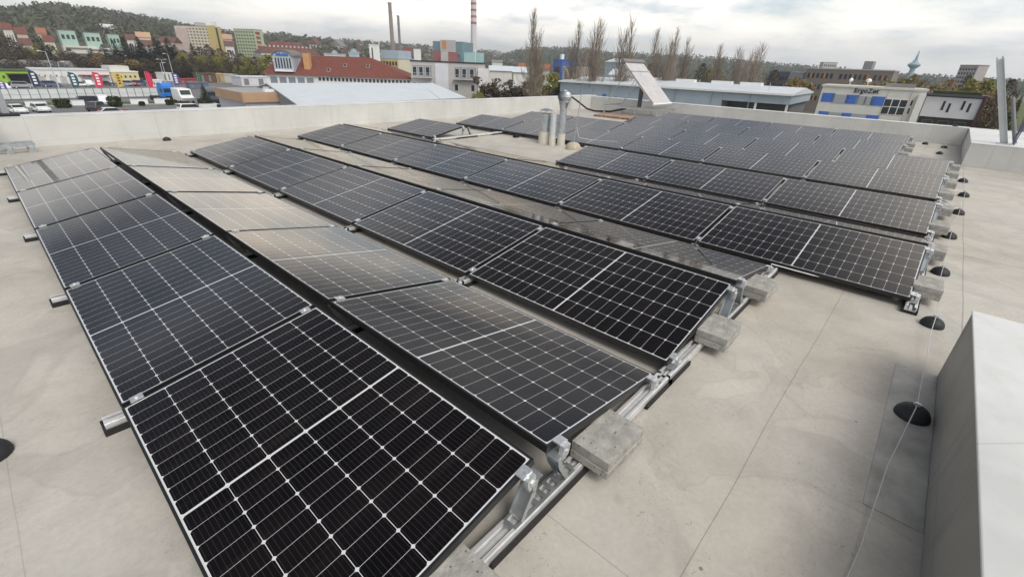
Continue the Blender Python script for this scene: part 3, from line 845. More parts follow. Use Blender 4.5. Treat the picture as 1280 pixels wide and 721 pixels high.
# ------------------------------------------------------------------ hills
def azel(px, py):
    r = ray(px, py); return math.atan2(r.x, r.y), r.z/math.hypot(r.x, r.y)
def ridge(pts, dist):
    out = []
    for px, py in pts:
        a, e = azel(px, py); d = dist(math.degrees(a)); out.append((a, d, CZ+e*d-8))
    return out
def prof(rd, a):
    if a <= rd[0][0]: return rd[0][1], rd[0][2]
    for (a0, d0, z0), (a1, d1, z1) in zip(rd[:-1], rd[1:]):
        if a <= a1:
            t = (a-a0)/(a1-a0); return lerp(d0, d1, t), lerp(z0, z1, t)
    return rd[-1][1], rd[-1][2]
RID1 = ridge([(-300, 20), (-150, 18), (-60, 14), (0, 11), (40, 7), (75, 5), (110, 9), (150, 16), (200, 24), (240, 33), (300, 41), (350, 43), (400, 50), (450, 54), (500, 57), (560, 61), (620, 66), (660, 76), (700, 84)],
             lambda a: 850+max(0, a-5)*14)
RID2 = ridge([(560, 74), (622, 71), (640, 65), (665, 60), (690, 60), (730, 61), (760, 66), (850, 69), (900, 73), (950, 78), (1010, 83), (1060, 87), (1120, 93), (1200, 97), (1320, 104)],
             lambda a: 1250)
def smooth(t): t = max(0, min(1, t)); return t*t*(3-2*t)
def start1(ad): return 300+max(0, ad-22)*16
def hz1(a, r):
    d, z = prof(RID1, a); s = start1(math.degrees(a)); t = (r-s)/(d-s)
    return ZG+(z-ZG)*(0.35*smooth(t)+0.65*max(0, min(1, t)))
def hz2(a, r):
    d, z = prof(RID2, a); t = (r-650)/(d-650)
    return ZG+(z-ZG)*smooth(t)
def hill(name, rd, hz, rs, m, a0, a1, na, behind):
    b = MB(); nr = len(rs)
    for i in range(na+1):
        a = lerp(a0, a1, i/na); d, z = prof(rd, a)
        for q in rs:
            r = q(a, d); zz = hz(a, min(r, d))-0.3 if r <= d else lerp(z, ZG-2, (r-d)/behind)
            b.v.append((CX+math.sin(a)*r, CY+math.cos(a)*r, zz))
    for i in range(na):
        for j in range(nr-1):
            k = i*nr+j
            b.f.append((k, k+nr, k+nr+1, k+1)); b.m.append(0)
    return struct(b.build(name, m, smooth=True))
M['hill'] = mat('wooded_hill_soil', (0.075, 0.065, 0.04), 0.95, vscale=0.012, col2=(0.045, 0.05, 0.025), var=.4)
rs1 = [(lambda a, d, t=t: lerp(start1(math.degrees(a)), d, t)) for t in (-0.02, 0, .1, .2, .3, .4, .5, .6, .7, .8, .9, 1)] + [lambda a, d: d+300, lambda a, d: d+900]
hill('hills', RID1, hz1, rs1, M['hill'], R(-25), R(53), 90, 900)
rs2 = [(lambda a, d, t=t: lerp(650, d, t)) for t in (-0.02, 0, .15, .3, .45, .6, .75, .9, 1)] + [lambda a, d: d+300, lambda a, d: d+1200]
hill('hills', RID2, hz2, rs2, M['hill'], R(42), R(104), 90, 1200)
fd = MB(); fd.quad([(400, -40, ZG), (20, -60, ZG), (20, -300, ZG), (400, -300, ZG)])

def foliage_mat(name, c1, c2, sc=0.15, rough=0.9):
    return mat(name, c1, rough, var=.4, vscale=sc, col2=c2, spec=0.15)
M['bare'] = foliage_mat('bare_twigs', (0.095, 0.072, 0.052), (0.055, 0.042, 0.03), 0.6)
M['pop'] = foliage_mat('poplar_twigs', (0.27, 0.225, 0.18), (0.18, 0.145, 0.115), 0.6)
M['conifer'] = foliage_mat('conifer_needles', (0.022, 0.035, 0.02), (0.012, 0.02, 0.013), 0.6)
M['spring'] = foliage_mat('spring_leaves', (0.25, 0.225, 0.05), (0.13, 0.13, 0.035), 0.6)
M['ochre'] = foliage_mat('ochre_twigs', (0.27, 0.185, 0.07), (0.16, 0.11, 0.05), 0.6)
M['hedge'] = foliage_mat('hedge_leaves', (0.045, 0.06, 0.015), (0.02, 0.028, 0.01), 1.2)
M['forest_brown'] = foliage_mat('forest_brown', (0.125, 0.108, 0.07), (0.07, 0.075, 0.042), 0.012)
M['forest_green'] = foliage_mat('forest_green', (0.07, 0.088, 0.04), (0.04, 0.056, 0.028), 0.012)

rnd = random.Random(3)
def leafquad(b, c, size, mi=0, flat=0.6):
    n = Vector((rnd.gauss(0, 1), rnd.gauss(0, 1), rnd.gauss(0, 1)+flat)).normalized()
    a = n.orthogonal().normalized(); a.rotate(Matrix.Rotation(rnd.uniform(0, 6.28), 3, n)); c2 = n.cross(a)
    w = size*rnd.uniform(.5, 1); h = size*rnd.uniform(.35, .8)
    b.quad([c-a*w-c2*h*0.4, c+a*w*0.3-c2*h, c+a*w+c2*h*.3, c-a*w*.2+c2*h], mi)
def forest(name, label, m, spots, h0, h1, nq):
    b = MB()
    for x, y, z in spots:
        h = rnd.uniform(h0*.7, h1*1.2); w = h*rnd.uniform(.28, .6)
        for i in range(nq):
            t = rnd.random()
            rr = w*math.sqrt(rnd.random())*(1-0.6*abs(t-0.4))
            an = rnd.uniform(0, 6.28)
            leafquad(b, Vector((x+rr*math.cos(an), y+rr*math.sin(an), z+h*(0.12+0.86*t))), w*0.42, 0, 0.2)
    o = b.build(name, m, recalc=False); tag(o, label, 'forest'); o['kind'] = 'stuff'; return o
def hillspots(n, a0, a1, t0, t1, rd, hz, st, power=1.0):
    out = []
    for _ in range(n):
        a = R(rnd.uniform(a0, a1)); d, z = prof(rd, a); s = st(math.degrees(a))
        r = lerp(s, d, t0+(t1-t0)*rnd.random()**power)
        out.append((CX+math.sin(a)*r, CY+math.cos(a)*r, hz(a, r)-0.5))
    return out
forest('forest', 'brown leafless wood covering the left hillside', M['forest_brown'], hillspots(5200, -12, 30, .28, 1.0, RID1, hz1, start1), 6, 10, 9)
forest('forest', 'dark green wood patches on the left hillside', M['forest_green'], hillspots(2600, -12, 30, .3, 1.0, RID1, hz1, start1), 6, 10, 10)
forest('forest', 'mixed wood between the houses on the middle hillside', M['forest_brown'], hillspots(1500, 28, 50, .12, 1.0, RID1, hz1, start1), 8, 13, 12)
forest('forest', 'green woods on the middle hillside behind the chimneys', M['forest_green'], hillspots(700, 24, 50, .3, 1.0, RID1, hz1, start1), 8, 13, 12)
forest('forest', 'dark green wood covering the hill behind the poplars', M['forest_green'], hillspots(6500, 44, 100, .05, 1.0, RID2, hz2, lambda a: 650), 6, 10, 9)
forest('forest', 'brown woods on the hill behind the poplars', M['forest_brown'], hillspots(2300, 44, 100, .0, .9, RID2, hz2, lambda a: 650), 6, 10, 9)

# ------------------------------------------------------------------ trees (unit height, copied and scaled)
def limb(b, p, d, L, r, depth, spread, mi=0, upw=0.25):
    q = p+d*L
    b.tube(p, q, r, r*0.62, 5 if depth > 1 else 3, mi, cap=False)
    if depth == 0: return
    for i in range(3 if depth > 1 else 4):
        t = rnd.uniform(.45, 1.0)
        nd_ = (d+Vector((rnd.gauss(0, spread), rnd.gauss(0, spread), rnd.gauss(upw, spread*.6)))).normalized()
        limb(b, p+d*(L*t), nd_, L*rnd.uniform(.5, .75), r*0.5, depth-1, spread, mi, upw)
def proto_tree(kind):
    tr = MB(); cr = MB()
    if kind == 'poplar':
        ns = rnd.choice((2, 3, 3, 4)); slim = rnd.uniform(.75, 1.15)
        stems = []
        tr.tube((0, 0, 0), (0, 0, .16), .017, .012, 8)
        for q in range(ns):
            a = q*6.283/ns+rnd.uniform(-.5, .5); lean = rnd.uniform(.012, .035)*slim; top = 1.0 if q == 0 else rnd.uniform(.72, .97)
            zb_ = rnd.uniform(.06, .16); pts = [Vector((0, 0, zb_)), Vector((lean*math.cos(a)*.8, lean*math.sin(a)*.8, zb_+.12)), Vector((lean*math.cos(a)*1.3, lean*math.sin(a)*1.3, top*.62)), Vector((lean*math.cos(a)*1.1, lean*math.sin(a)*1.1, top))]
            for (p, q2), (ra, rb) in zip(zip(pts[:-1], pts[1:]), ((.010, .008), (.008, .0045), (.0045, .0008))): tr.tube(p, q2, ra, rb, 6, cap=False)
            stems.append((pts, top))
        n = 270
        for i in range(n):
            pts, top = rnd.choice(stems)
            z = lerp(.08, top*.93, (i/n)**.85); j = 0 if z < pts[1].z else (1 if z < pts[2].z else 2)
            t = max(0, min(1, (z-pts[j].z)/max(.01, pts[j+1].z-pts[j].z))); p = pts[j].lerp(pts[j+1], t); p.z = z
            a = rnd.uniform(0, 6.283); f = max(.03, 1-z)
            out = slim*.105*(1.25 if z < .45 else .9)*min(1, .5+z/.25)*f**.5*rnd.uniform(.3, 1.1)
            L = rnd.uniform(.10, .24)*(1.1-z*.6)
            e = p+Vector((out*math.cos(a), out*math.sin(a), 0)); e.z = min(.99, z+L)
            m_ = p.lerp(e, .4)+Vector((math.cos(a), math.sin(a), 0))*out*.25
            r = .0021*(1.2-z*.7)
            cr.tube(p, m_, r, r*.8, 3, cap=False); cr.tube(m_, e, r*.8, r*.3, 3, cap=False)
            for q in range(5 if z < .5 else 3):
                t = rnd.uniform(.15, .95); s0 = p.lerp(m_, t*2) if t < .5 else m_.lerp(e, t*2-1)
                aa = a+rnd.gauss(0, .9); l2 = rnd.uniform(.03, .08)
                cr.tube(s0, s0+Vector((math.cos(aa)*l2*.28, math.sin(aa)*l2*.28, l2)), r*.45, r*.2, 3, cap=False)
    elif kind == 'bare':
        tr.tube((0, 0, 0), (.01, 0, .3), .02, .013, 7); tr.tube((.01, 0, .3), (0, .01, .62), .013, .006, 6)
        for i in range(26):
            z = rnd.uniform(.18, .62); a = rnd.uniform(0, 6.28)
            d = Vector((math.cos(a)*.75, math.sin(a)*.75, rnd.uniform(.4, 1.1))).normalized()
            limb(cr, Vector((0, 0, z)), d, rnd.uniform(.14, .24), .005, 2, .45)
        for i in range(900):
            t = rnd.random(); a = rnd.uniform(0, 6.28); rr = .30*math.sqrt(rnd.random())*math.sin(PI*(.15+.8*t))
            leafquad(cr, Vector((rr*math.cos(a), rr*math.sin(a), .22+.75*t)), .024)
    elif kind == 'conifer':
        tr.tube((0, 0, 0), (0, 0, .97), .016, .002, 7)
        for i in range(1100):
            t = rnd.random()**.8; a = rnd.uniform(0, 6.28); w = .21*(1-t)**.8+.012
            rr = w*math.sqrt(rnd.uniform(.15, 1))
            c = Vector((rr*math.cos(a), rr*math.sin(a), .06+.93*t-rr*.25))
            o = Vector((math.cos(a), math.sin(a), -.35)); sd = Vector((-math.sin(a), math.cos(a), 0)); l = .055*(1.2-t)
            cr.quad([c-o*l, c+sd*l*.5, c+o*l, c-sd*l*.5])
    else:   # leafy spring tree or shrub
        tr.tube((0, 0, 0), (.01, 0, .35), .022, .014, 7)
        for i in range(9):
            a = i*.7+rnd.random(); limb(tr, Vector((.008, 0, rnd.uniform(.15, .35))), Vector((math.cos(a)*.7, math.sin(a)*.7, .8)).normalized(), .22, .007, 1, .4)
        cl = [(Vector((rnd.gauss(0, .17), rnd.gauss(0, .17), rnd.uniform(.28, .82))), rnd.uniform(.09, .17)) for _ in range(17)]
        for i in range(1500):
            c, r = rnd.choice(cl); v = Vector((rnd.gauss(0, 1), rnd.gauss(0, 1), rnd.gauss(0, 1))).normalized()*r*rnd.uniform(.5, 1.05)
            p = c+v
            if p.z > .04: leafquad(cr, p, .036)
    return tr, cr
TP = {}
def tree(kind, crownm, p, h, w, label, cat='tree', group=None, name=None):
    key = (kind, crownm, rnd.randrange(7) if kind == 'poplar' else rnd.randrange(3))
    if key not in TP:
        tr, cr = proto_tree(kind)
        TP[key] = (tr.mesh('trunk', M['trunk'] if kind != 'poplar' else M['pop']), cr.mesh('crown', M[crownm]))
    t = thing(name or {'poplar': 'poplar_tree', 'bare': 'bare_tree', 'conifer': 'conifer_tree'}.get(kind, 'leafy_tree'), label, cat, p, rnd.uniform(0, 6.28), group)
    base_w = {'poplar': .22, 'bare': .6, 'conifer': .42}.get(kind, .62)
    sx = w/(base_w*h)
    t.scale = (h*sx, h*sx, h)
    for nm, me in zip(('trunk', 'crown'), TP[key]):
        o = bpy.data.objects.new(nm, me); COL.objects.link(o); o.parent = t
    return t
def tree_px(kind, crownm, px, ytop, d, wpx, label, zb=ZG, cat='tree', group=None, name=None):
    p = V(px, ytop, d); h = p.z-zb
    dep = (p-CAM).dot(fw)
    return tree(kind, crownm, (p.x, p.y, zb), h, wpx*dep/FPX, label, cat, group, name)

# tall bare poplars
POP = [(671, 10, 105, 22, 'tallest bare poplar, left of the others and right of the grey apartment block'),
 (721, 26, 130, 17, 'bare poplar right of the small blue building'),
 (748, 20, 125, 22, 'bushy bare poplar behind the lightning rod'),
 (788, 19, 125, 20, 'bare poplar standing directly above the tube collector'),
 (827, 36, 130, 18, 'leftmost of the three bare poplars right of the tube collector'),
 (846, 33, 128, 18, 'middle of the three bare poplars right of the tube collector'),
 (863, 46, 135, 15, 'shortest of the three bare poplars right of the tube collector'),
 (903, 55, 135, 16, 'slim bare poplar left of the yellow shrub behind the warehouse'),
 (929, 57, 130, 14, 'thin bare poplar left of the last close pair behind the warehouse'),
 (940, 62, 138, 12, 'small thin bare poplar in the last close pair behind the warehouse'),
 (951, 52, 125, 18, 'rightmost bare poplar behind the warehouse roof')]
for px, yt, d, w, l in POP: tree_px('poplar', 'pop', px, yt, d, w*1.75, l, group='row of bare poplars')

# ------------------------------------------------------------------ buildings
def wmat(name, c, **k):
    if name not in M: M[name] = mat(name, c, k.get('rough', 0.85), var=k.get('var', .1), vscale=k.get('vs', .4))
    return M[name]
CREAM = wmat('cream_render', (0.60, 0.54, 0.42)); PINK = wmat('pale_pink_render', (0.52, 0.42, 0.38)); YEL = wmat('yellow_render', (0.52, 0.40, 0.16))
GREENR = wmat('pale_green_render', (0.42, 0.48, 0.32)); MINT = wmat('mint_render', (0.36, 0.50, 0.43)); LIME = wmat('lime_render', (0.30, 0.52, 0.06))
GREYR = wmat('light_grey_render', (0.47, 0.45, 0.44)); TAN = wmat('tan_boarding', (0.45, 0.29, 0.18)); REDT = wmat('red_roof_tiles', (0.165, 0.05, 0.036), var=.25, vs=1.2)
BROWNT = wmat('brown_roof_tiles', (0.13, 0.06, 0.045), var=.25); GREYROOF = wmat('grey_roof', (0.20, 0.20, 0.20), var=.15); BLUEG = wmat('blue_grey_cladding', (0.36, 0.43, 0.50), rough=.5)
ORANGE = wmat('orange_panel', (0.58, 0.22, 0.05)); BROWNG = wmat('brown_grey_cladding', (0.20, 0.17, 0.15)); TEAL = wmat('teal_cladding', (0.13, 0.22, 0.26)); REDC = wmat('red_cladding', (0.30, 0.055, 0.06))
BLUE = wmat('blue_panel', (0.04, 0.14, 0.50), rough=.5); PALEROOF = wmat('pale_metal_roof', (0.56, 0.60, 0.64), rough=.55, var=.07); DARKR = wmat('dark_cladding', (0.04, 0.035, 0.035)); LAVWHITE = wmat('cool_white_panel', (0.62, 0.62, 0.66))
AQUA = wmat('aqua_cladding', (0.32, 0.50, 0.50)); CREAMW = wmat('cream_white_render', (0.62, 0.605, 0.57)); ORROOF = wmat('orange_roof_tiles', (0.30, 0.12, 0.065), var=.2)
WINM = M['dark_glass']
def frame_of(PLp, PRp):
    d = Vector((PRp.x-PLp.x, PRp.y-PLp.y, 0)); return d.length, math.atan2(d.y, d.x)
def win(parent, x0, x1, z0, z1, y=0.0, fm=None, side=None, pane=False):
    """window on the front wall (local y=0, outward -y) or on a side wall"""
    b = MB()
    if side is None:
        if pane:
            f = 0.06
            b.box(x0, x1, y-0.05, y+0.03, z0, z0+f); b.box(x0, x1, y-0.05, y+0.03, z1-f, z1); b.box(x0, x0+f, y-0.05, y+0.03, z0+f, z1-f); b.box(x1-f, x1, y-0.05, y+0.03, z0+f, z1-f)
            o = b.build('window', fm or M['white'], parent)
            b = MB(); b.box(x0+f, x1-f, y-0.02, y+0.03, z0+f, z1-f); b.build('pane', WINM, o)
            return o
        b.box(x0, x1, y-0.05, y+0.03, z0, z1)
    else:
        X, s = side; b.box(X-0.05, X+0.05, x0, x1, z0, z1)
    return b.build('window', fm or WINM, parent)
def building(name, label, cat, pl, pr, ztop, zb, depth, wm, roof=('flat', None, 0), wins=None, group=None, band=None):
    w, rz = frame_of(pl, pr)
    t = thing(name, label, cat, (pl.x, pl.y, zb), rz, group)
    H = ztop-zb
    b = MB(); b.box(0, w, 0, depth, 0, H); b.build('wall', wm, t)
    k, rm, rh = roof
    if k == 'flat':
        b = MB(); b.box(-0.15, w+0.15, -0.15, depth+0.15, H+0.002, H+0.3); b.build('roof', rm or GREYROOF, t)
    elif k == 'gable':     # ridge along x
        b = MB(); o = 0.4
        b.prism([(-o, H-0.1), (depth/2, H+rh), (depth+o, H-0.1)], 'x', -o, w+o); b.build('roof', rm, t)
    elif k == 'hip':
        b = MB(); o = 0.5; ins = min(depth/2, w/2)*0.95; z0 = H+0.003
        P = [(-o, -o, z0), (w+o, -o, z0), (w+o, depth+o, z0), (-o, depth+o, z0), (ins, depth/2, H+rh), (w-ins, depth/2, H+rh)]
        n = len(b.v); b.v += P
        for f in ((0, 1, 5, 4), (1, 2, 5), (2, 3, 4, 5), (3, 0, 4), (3, 2, 1, 0)): b.f.append(tuple(n+i for i in f)); b.m.append(0)
        b.build('roof', rm, t)
    if wins:
        nc, nr, fw_, fh, mx_, z0, z1 = wins; z1 = min(z1, H-.7); z0 = min(z0, H*.35)        # columns, rows, width share, height share, side margin, from z, to z
        cw = (w-2*mx_)/nc; rh_ = (z1-z0)/nr
        proto_w = None
        for i in range(nc):
            for j in range(nr):
                xc = mx_+cw*(i+.5); zc = z0+rh_*(j+.5)
                if proto_w is None:
                    b = MB(); b.box(-cw*fw_/2, cw*fw_/2, -0.06, 0.03, -rh_*fh/2, rh_*fh/2); proto_w = b.build('window', WINM, t, loc=(xc, 0, zc))
                else:
                    o = proto_w.copy(); COL.objects.link(o); o.location = (xc, 0, zc)
    return t, w, H
def bpx(name, label, cat, l, rr, depth, wm, roof=('flat', None, 0), zb=ZG, wins=None, group=None):
    """l, rr = (px, py of the wall top, distance)"""
    pl, pr = V(*l), V(*rr)
    return building(name, label, cat, pl, pr, (pl.z+pr.z)/2, zb, depth, wm, roof, wins, group)
def zat(px, d):     # hillside height where the pixel column meets distance d
    a, e = azel(px, 60); return hz1(a, d)

# --- tower blocks on the left slope
z0 = zat(240, 420)-2
t, w, H = bpx('tower_block', 'pale pink and cream tower block with a yellow end on the left slope', 'apartment block', (218, 35, 428), (264, 31, 412), 8.5, CREAM, wins=(11, 11, .5, .42, .6, 1.5, 34), zb=z0)
b = MB(); b.box(0.01, w*.33, -0.25, -0.005, 0, H-1.2); o = b.build('pink_bay', PINK, t)
b = MB(); b.box(w*.86, w+0.22, -0.28, 3.0, 0, H+0.8); b.build('yellow_corner', YEL, t)
b = MB(); b.box(w+.005, w+0.2, 5.2, 8.6, 0, H+0.4); b.build('yellow_end', YEL, t)
b = MB(); b.box(w+.004, w+0.12, 3.1, 5.15, 0, H-0.5); b.build('dark_stair_strip', DARKR, t)
b = MB(); b.box(w*.45, w*.62, 4, 9, H+.3, H+2.6); b.build('lift_house', GREYR, t)
b = MB(); b.box(w*.9, w*.97, 4, 7, H+.81, H+3.2); b.build('lift_house', M['render_white'], t)
z1_ = zat(310, 430)-2
t, w, H = bpx('tower_block', 'pale green tower block with a red striped end on the left slope', 'apartment block', (292, 38, 436), (317, 36, 424), 8, GREENR, wins=(7, 10, .5, .42, .5, 1.5, 29), zb=z1_)
b = MB(); b.box(w+.004, w+.15, 5, 8, 0, H-1); b.build('end_bay', GREENR, t)
for j in range(9):
    b = MB(); b.box(w+.01, w+.5, .8, 4.6, H-1.2-j*3, H-2.6-j*3); b.build('balcony', REDC, t)
# --- mint blocks
for i, (l, r, lab) in enumerate([((72, 38, 410), (93, 39, 411), 'leftmost mint green block on the left slope'), ((104, 41, 410), (124, 42, 411), 'middle mint green block on the left slope'), ((134, 43, 410), (148, 44, 411), 'rightmost mint green block on the left slope')]):
    zb_ = zat(l[0]+10, 405)-3
    t, w, H = bpx('terraced_block', lab, 'apartment block', l, r, 7, MINT, zb=zb_, group='mint green blocks')
    b = MB(); b.box(-1, w*1.9 if i < 2 else w*1.1, -6, -.01, 0, H-8); b.build('lower_wing', CREAMW, t)
    for j in range(3):
        b = MB(); b.box(0, w*1.7 if i < 2 else w, -6.06, -5.98, H-10-j*3.2, H-8.9-j*3.2); b.build('window', BROWNG, t)
    for j in range(3):
        b = MB(); b.box(w*.1+j*w*.3, w*.1+j*w*.3+w*.18, -.06, .03, H-4.5, H-2.2); b.build('window', WINM, t)
HS = [((3, 37, 400), (15, 37, 400), CREAMW, REDT, 'red roofed house at the left edge of the slope'), ((20, 42, 390), (34, 43, 390), PINK, REDT, 'pink walled house with red roof near the left edge'),
 ((46, 42, 400), (58, 43, 400), CREAM, ORROOF, 'small cream house with orange roof left of the mint blocks'), ((55, 52, 380), (68, 53, 380), CREAMW, REDT, 'house with large red roof touching the leftmost mint block'),
 ((25, 56, 370), (40, 57, 370), GREYR, BROWNT, 'grey house half hidden by trees below the red roofs'),
 ((158, 50, 400), (170, 50, 400), CREAMW, BROWNT, 'white house right of the mint blocks'), ((171, 47, 420), (188, 47, 420), CREAM, TAN, 'flat tan topped house above the brown roofs'),
 ((176, 58, 370), (196, 58, 370), CREAMW, BROWNT, 'brown mansard roofed house behind the dark conifers'), ((197, 53, 400), (217, 53, 395), PINK, BROWNT, 'long brown roofed house left of the pink tower block'),
 ((281, 58, 400), (292, 58, 400), CREAMW, BROWNT, 'white house with brown roof between the two tower blocks'), ((276, 49, 440), (290, 49, 440), PINK, TAN, 'pale house behind and between the tower blocks'),
 ((127, 36, 520), (142, 36, 520), GREYR, PALEROOF, 'low pale building alone in the hillside wood')]
for l, r, wm, rm, lab in HS:
    pl = V(*l); zb_ = min(hz1(azel(l[0], 60)[0], l[2])-1, pl.z-3.5)
    t, w, H = bpx('hillside_house', lab, 'house', l, r, 9, wm, ('gable', rm, 3.2), zb=zb_, wins=(3, 1, .35, .5, .4, max(.5, pl.z-zb_-3.2), pl.z-zb_-.5), group='houses on the left slope')
t, w, H = bpx('long_house', 'long apartment house with a big red tiled roof behind the dormer building', 'apartment house', (326, 66, 250), (400, 68, 256), 14, CREAMW, ('hip', wmat('dull_red_tiles', (.15, .06, .05), var=.3, vs=1.0), 4.6), zb=ZG, wins=(14, 1, .4, .5, .5, 5, 8))
for i in range(12):
    b = MB(); x = 3+i*(w-6)/11; b.box(x-.35, x+.35, 3.2, 4, H+2.3, H+3.0); b.build('roof_window', GREYR, t)

# small far houses scattered over the middle hillside
hp = MB(); hp.box(-5, 5, -4, 4, 0, 5.5); hw = hp.mesh('wall', CREAMW)
hp = MB(); hp.prism([(-4.6, 5.4), (0, 9), (4.6, 5.4)], 'x', -5.4, 5.4); hr = hp.mesh('roof', REDT); hr2 = hp.mesh('roof', GREYROOF)
for i in range(46):
    a = R(rnd.uniform(26, 49)); d, z = prof(RID1, a); s = start1(math.degrees(a)); t_ = rnd.uniform(.25, .97); r = lerp(s, d, t_)
    t = thing('hillside_house', 'tiny pale house among the trees of the far middle hillside', 'house', (CX+math.sin(a)*r, CY+math.cos(a)*r, hz1(a, r)-.5), rnd.uniform(0, 3), 'tiny houses on the far hillside')
    sc = rnd.uniform(.8, 1.5); t.scale = (sc, sc, sc*rnd.uniform(.9, 1.5))
    for nm, me in (('wall', hw), ('roof', hr if rnd.random() < .55 else hr2)):
        o = bpy.data.objects.new(nm, me); COL.objects.link(o); o.parent = t

# --- chimneys and the power station
def chimney(px, ytop, d, r, label, bands=None, m=None):
    p = V(px, ytop, d); h = p.z-ZG
    t = thing('factory_chimney', label, 'chimney', (p.x, p.y, ZG), 0, 'tall factory chimneys')
    b = MB(); b.lathe((0, 0, 0), [(r*1.35, 0), (r, h)], 20); b.build('shaft', m, t, smooth=True)
    if bands:
        for i, (a0, a1) in enumerate(bands):
            ra = lerp(r*1.35, r, a0); rb = lerp(r*1.35, r, a1)
            b = MB(); b.lathe((0, 0, 0), [(ra+.12, h*a0), (rb+.12, h*a1)], 20); b.build('red_band', wmat('faded_red_band', (.34, .11, .10)), t, smooth=True)
    else:
        b = MB(); b.lathe((0, 0, h), [(r*1.12, -1), (r*1.12, .3)], 20); b.build('rim', GREYROOF, t)
        for q in range(3):
            b = MB(); b.lathe((0, 0, h*(.86-.12*q)), [(r*1.16+.1, 0), (r*1.16+.1, .5)], 16); b.build('gallery', GREYROOF, t)
chimney(487, 4, 620, 1.9, 'left and taller of the two brown factory chimneys', m=wmat('brown_concrete', (0.26, 0.21, 0.19)))
chimney(497.5, 20, 660, 1.35, 'right and thinner of the two brown factory chimneys', m=wmat('grey_brown_concrete', (0.20, 0.17, 0.17)))
chimney(592, -22, 640, 3.0, 'red and white banded power station chimney rising out of the picture', bands=[(.55, .575), (.62, .645), (.69, .715), (.76, .785), (.83, .855), (.9, .925), (.97, 1.0)], m=wmat('pale_concrete', (0.60, 0.57, 0.60)))
t, w, H = bpx('power_station_hall', 'teal and grey power station block with an orange square sign', 'factory', (541, 53, 560), (577, 52, 545), 30, TEAL)
b = MB(); b.box(w*.28, w*.8, -2, -.01, H*.62, H+1.5); b.build('upper_hall', GREYR, t)
b = MB(); b.box(w*.36, w*.50, -2.3, -2.01, H*.78, H+.8); b.build('orange_sign', ORANGE, t)
b = MB(); b.box(w*.25, w*.95, -4, -2.02, H*.52, H*.61); b.build('canopy', DARKR, t)
for i, (l, r, m_, lab, dp) in enumerate([((541, 64, 520), (550, 64, 518), wmat('muted_red', (.26, .08, .08)), 'red cladded box at the foot of the teal power station', 12), ((551, 65, 500), (562, 65, 500), GREYR, 'grey box between the red boxes of the power station', 12),
   ((560, 66, 480), (572, 66, 480), wmat('muted_red', (.26, .08, .08)), 'red box in front of the power station', 12), ((580, 66, 520), (594, 66, 520), AQUA, 'aqua green box left of the banded chimney', 14), ((595, 66, 540), (605, 67, 540), AQUA, 'aqua green box right of the banded chimney', 14),
   ((517, 62, 480), (526, 62, 480), M['render_white'], 'small white block right of the brown chimneys', 10), ((504, 60, 540), (514, 60, 540), REDC, 'dark red building right of the brown chimneys', 12), ((577, 56, 700), (586, 56, 700), wmat('sage', (.3, .38, .35)), 'sage green block behind the banded chimney', 12)]):
    bpx('factory_block', lab, 'factory', l, r, dp, m_, ('flat', m_, 0))
# --- white tower and yellow building, arched sheds
t, w, H = bpx('stair_tower', 'narrow white stair tower behind the red roof', 'tower', (461, 57, 200), (474, 57, 200), 6, M['render_white'], ('flat', M['render_white'], 0))
b = MB(); b.box(w*.22, w*.34, -.06, .02, 2, H-.8); b.build('window', WINM, t)
t, w, H = bpx('yellow_office', 'grey and yellow low building right of the white stair tower', 'office building', (474, 73, 210), (497, 74, 205), 12, CREAM, ('flat', BLUEG, 0))
b = MB(); b.box(-.1, w+.1, -.25, -.02, H-2.9, H-.3); b.build('yellow_band', YEL, t)
for i in range(6):
    win(t, .6+i*w/6.2, .6+i*w/6.2+.9, H-2.4, H-1.0, y=-.26)
b = MB(); b.box(0.2, w-.2, 1, 10, H+.31, H+3.0); b.build('upper_floor', BLUEG, t)
for i, (l, r, lab) in enumerate([((405, 68, 180), (432, 69, 180), 'low cream building peeking over the red roof ridge'), ((436, 66, 190), (449, 67, 190), 'blue grey arched dormer block over the red roof ridge')]):
    t, w, H = bpx('arched_building', lab, 'building', l, r, 8, CREAMW if i == 0 else BLUEG, ('flat', BLUEG, 0))
    b = MB(); n_ = 10; rr = w*.14 if i == 0 else w*.3; cx_ = w*.5
    b.prism([(cx_+rr*math.cos(PI*q/n_), H+.31+rr*math.sin(PI*q/n_)) for q in range(n_+1)], 'y', -.1, 3); b.build('arched_dormer', BLUEG, t)

# --- grey roofed hall next door
zr_, ze_ = -3.1, -5.3
rl, rr_ = G(333, 104, zr_), G(541, 104, zr_); el, er = G(373, 132, ze_), G(583, 122, ze_)
t = thing('grey_roofed_hall', 'long hall with a smooth pale grey pitched roof just beyond the left parapet', 'hall', (rl.x, rl.y, ZG))
o0 = Vector((rl.x, rl.y, ZG))
bl_, br_ = rl*2-el, rr_*2-er; bl_.z = ze_; br_.z = ze_
b = MB(); A = [p-o0 for p in (el, er, rr_, rl, bl_, br_)]; dn = Vector((0, 0, -.18))
b.quad([A[0], A[1], A[2], A[3]]); b.quad([A[3], A[2], A[5], A[4]])
b.quad([A[1]+dn, A[0]+dn, A[3]+dn, A[2]+dn]); b.quad([A[2]+dn, A[3]+dn, A[4]+dn, A[5]+dn])
b.quad([A[0], A[0]+dn, A[1]+dn, A[1]]); b.quad([A[4]+dn, A[4], A[5], A[5]+dn])
b.quad([A[0]+dn, A[0], A[3], A[3]+dn]); b.quad([A[3]+dn, A[3], A[4], A[4]+dn]); b.quad([A[1], A[1]+dn, A[2]+dn, A[2]]); b.quad([A[2], A[2]+dn, A[5]+dn, A[5]])
b.build('roof', PALEROOF, t)
def dnz(p, z): return Vector((p.x, p.y, z))
ins = lambda p, c: p.lerp(c, .012)
cen = (A[0]+A[1]+A[4]+A[5])/4
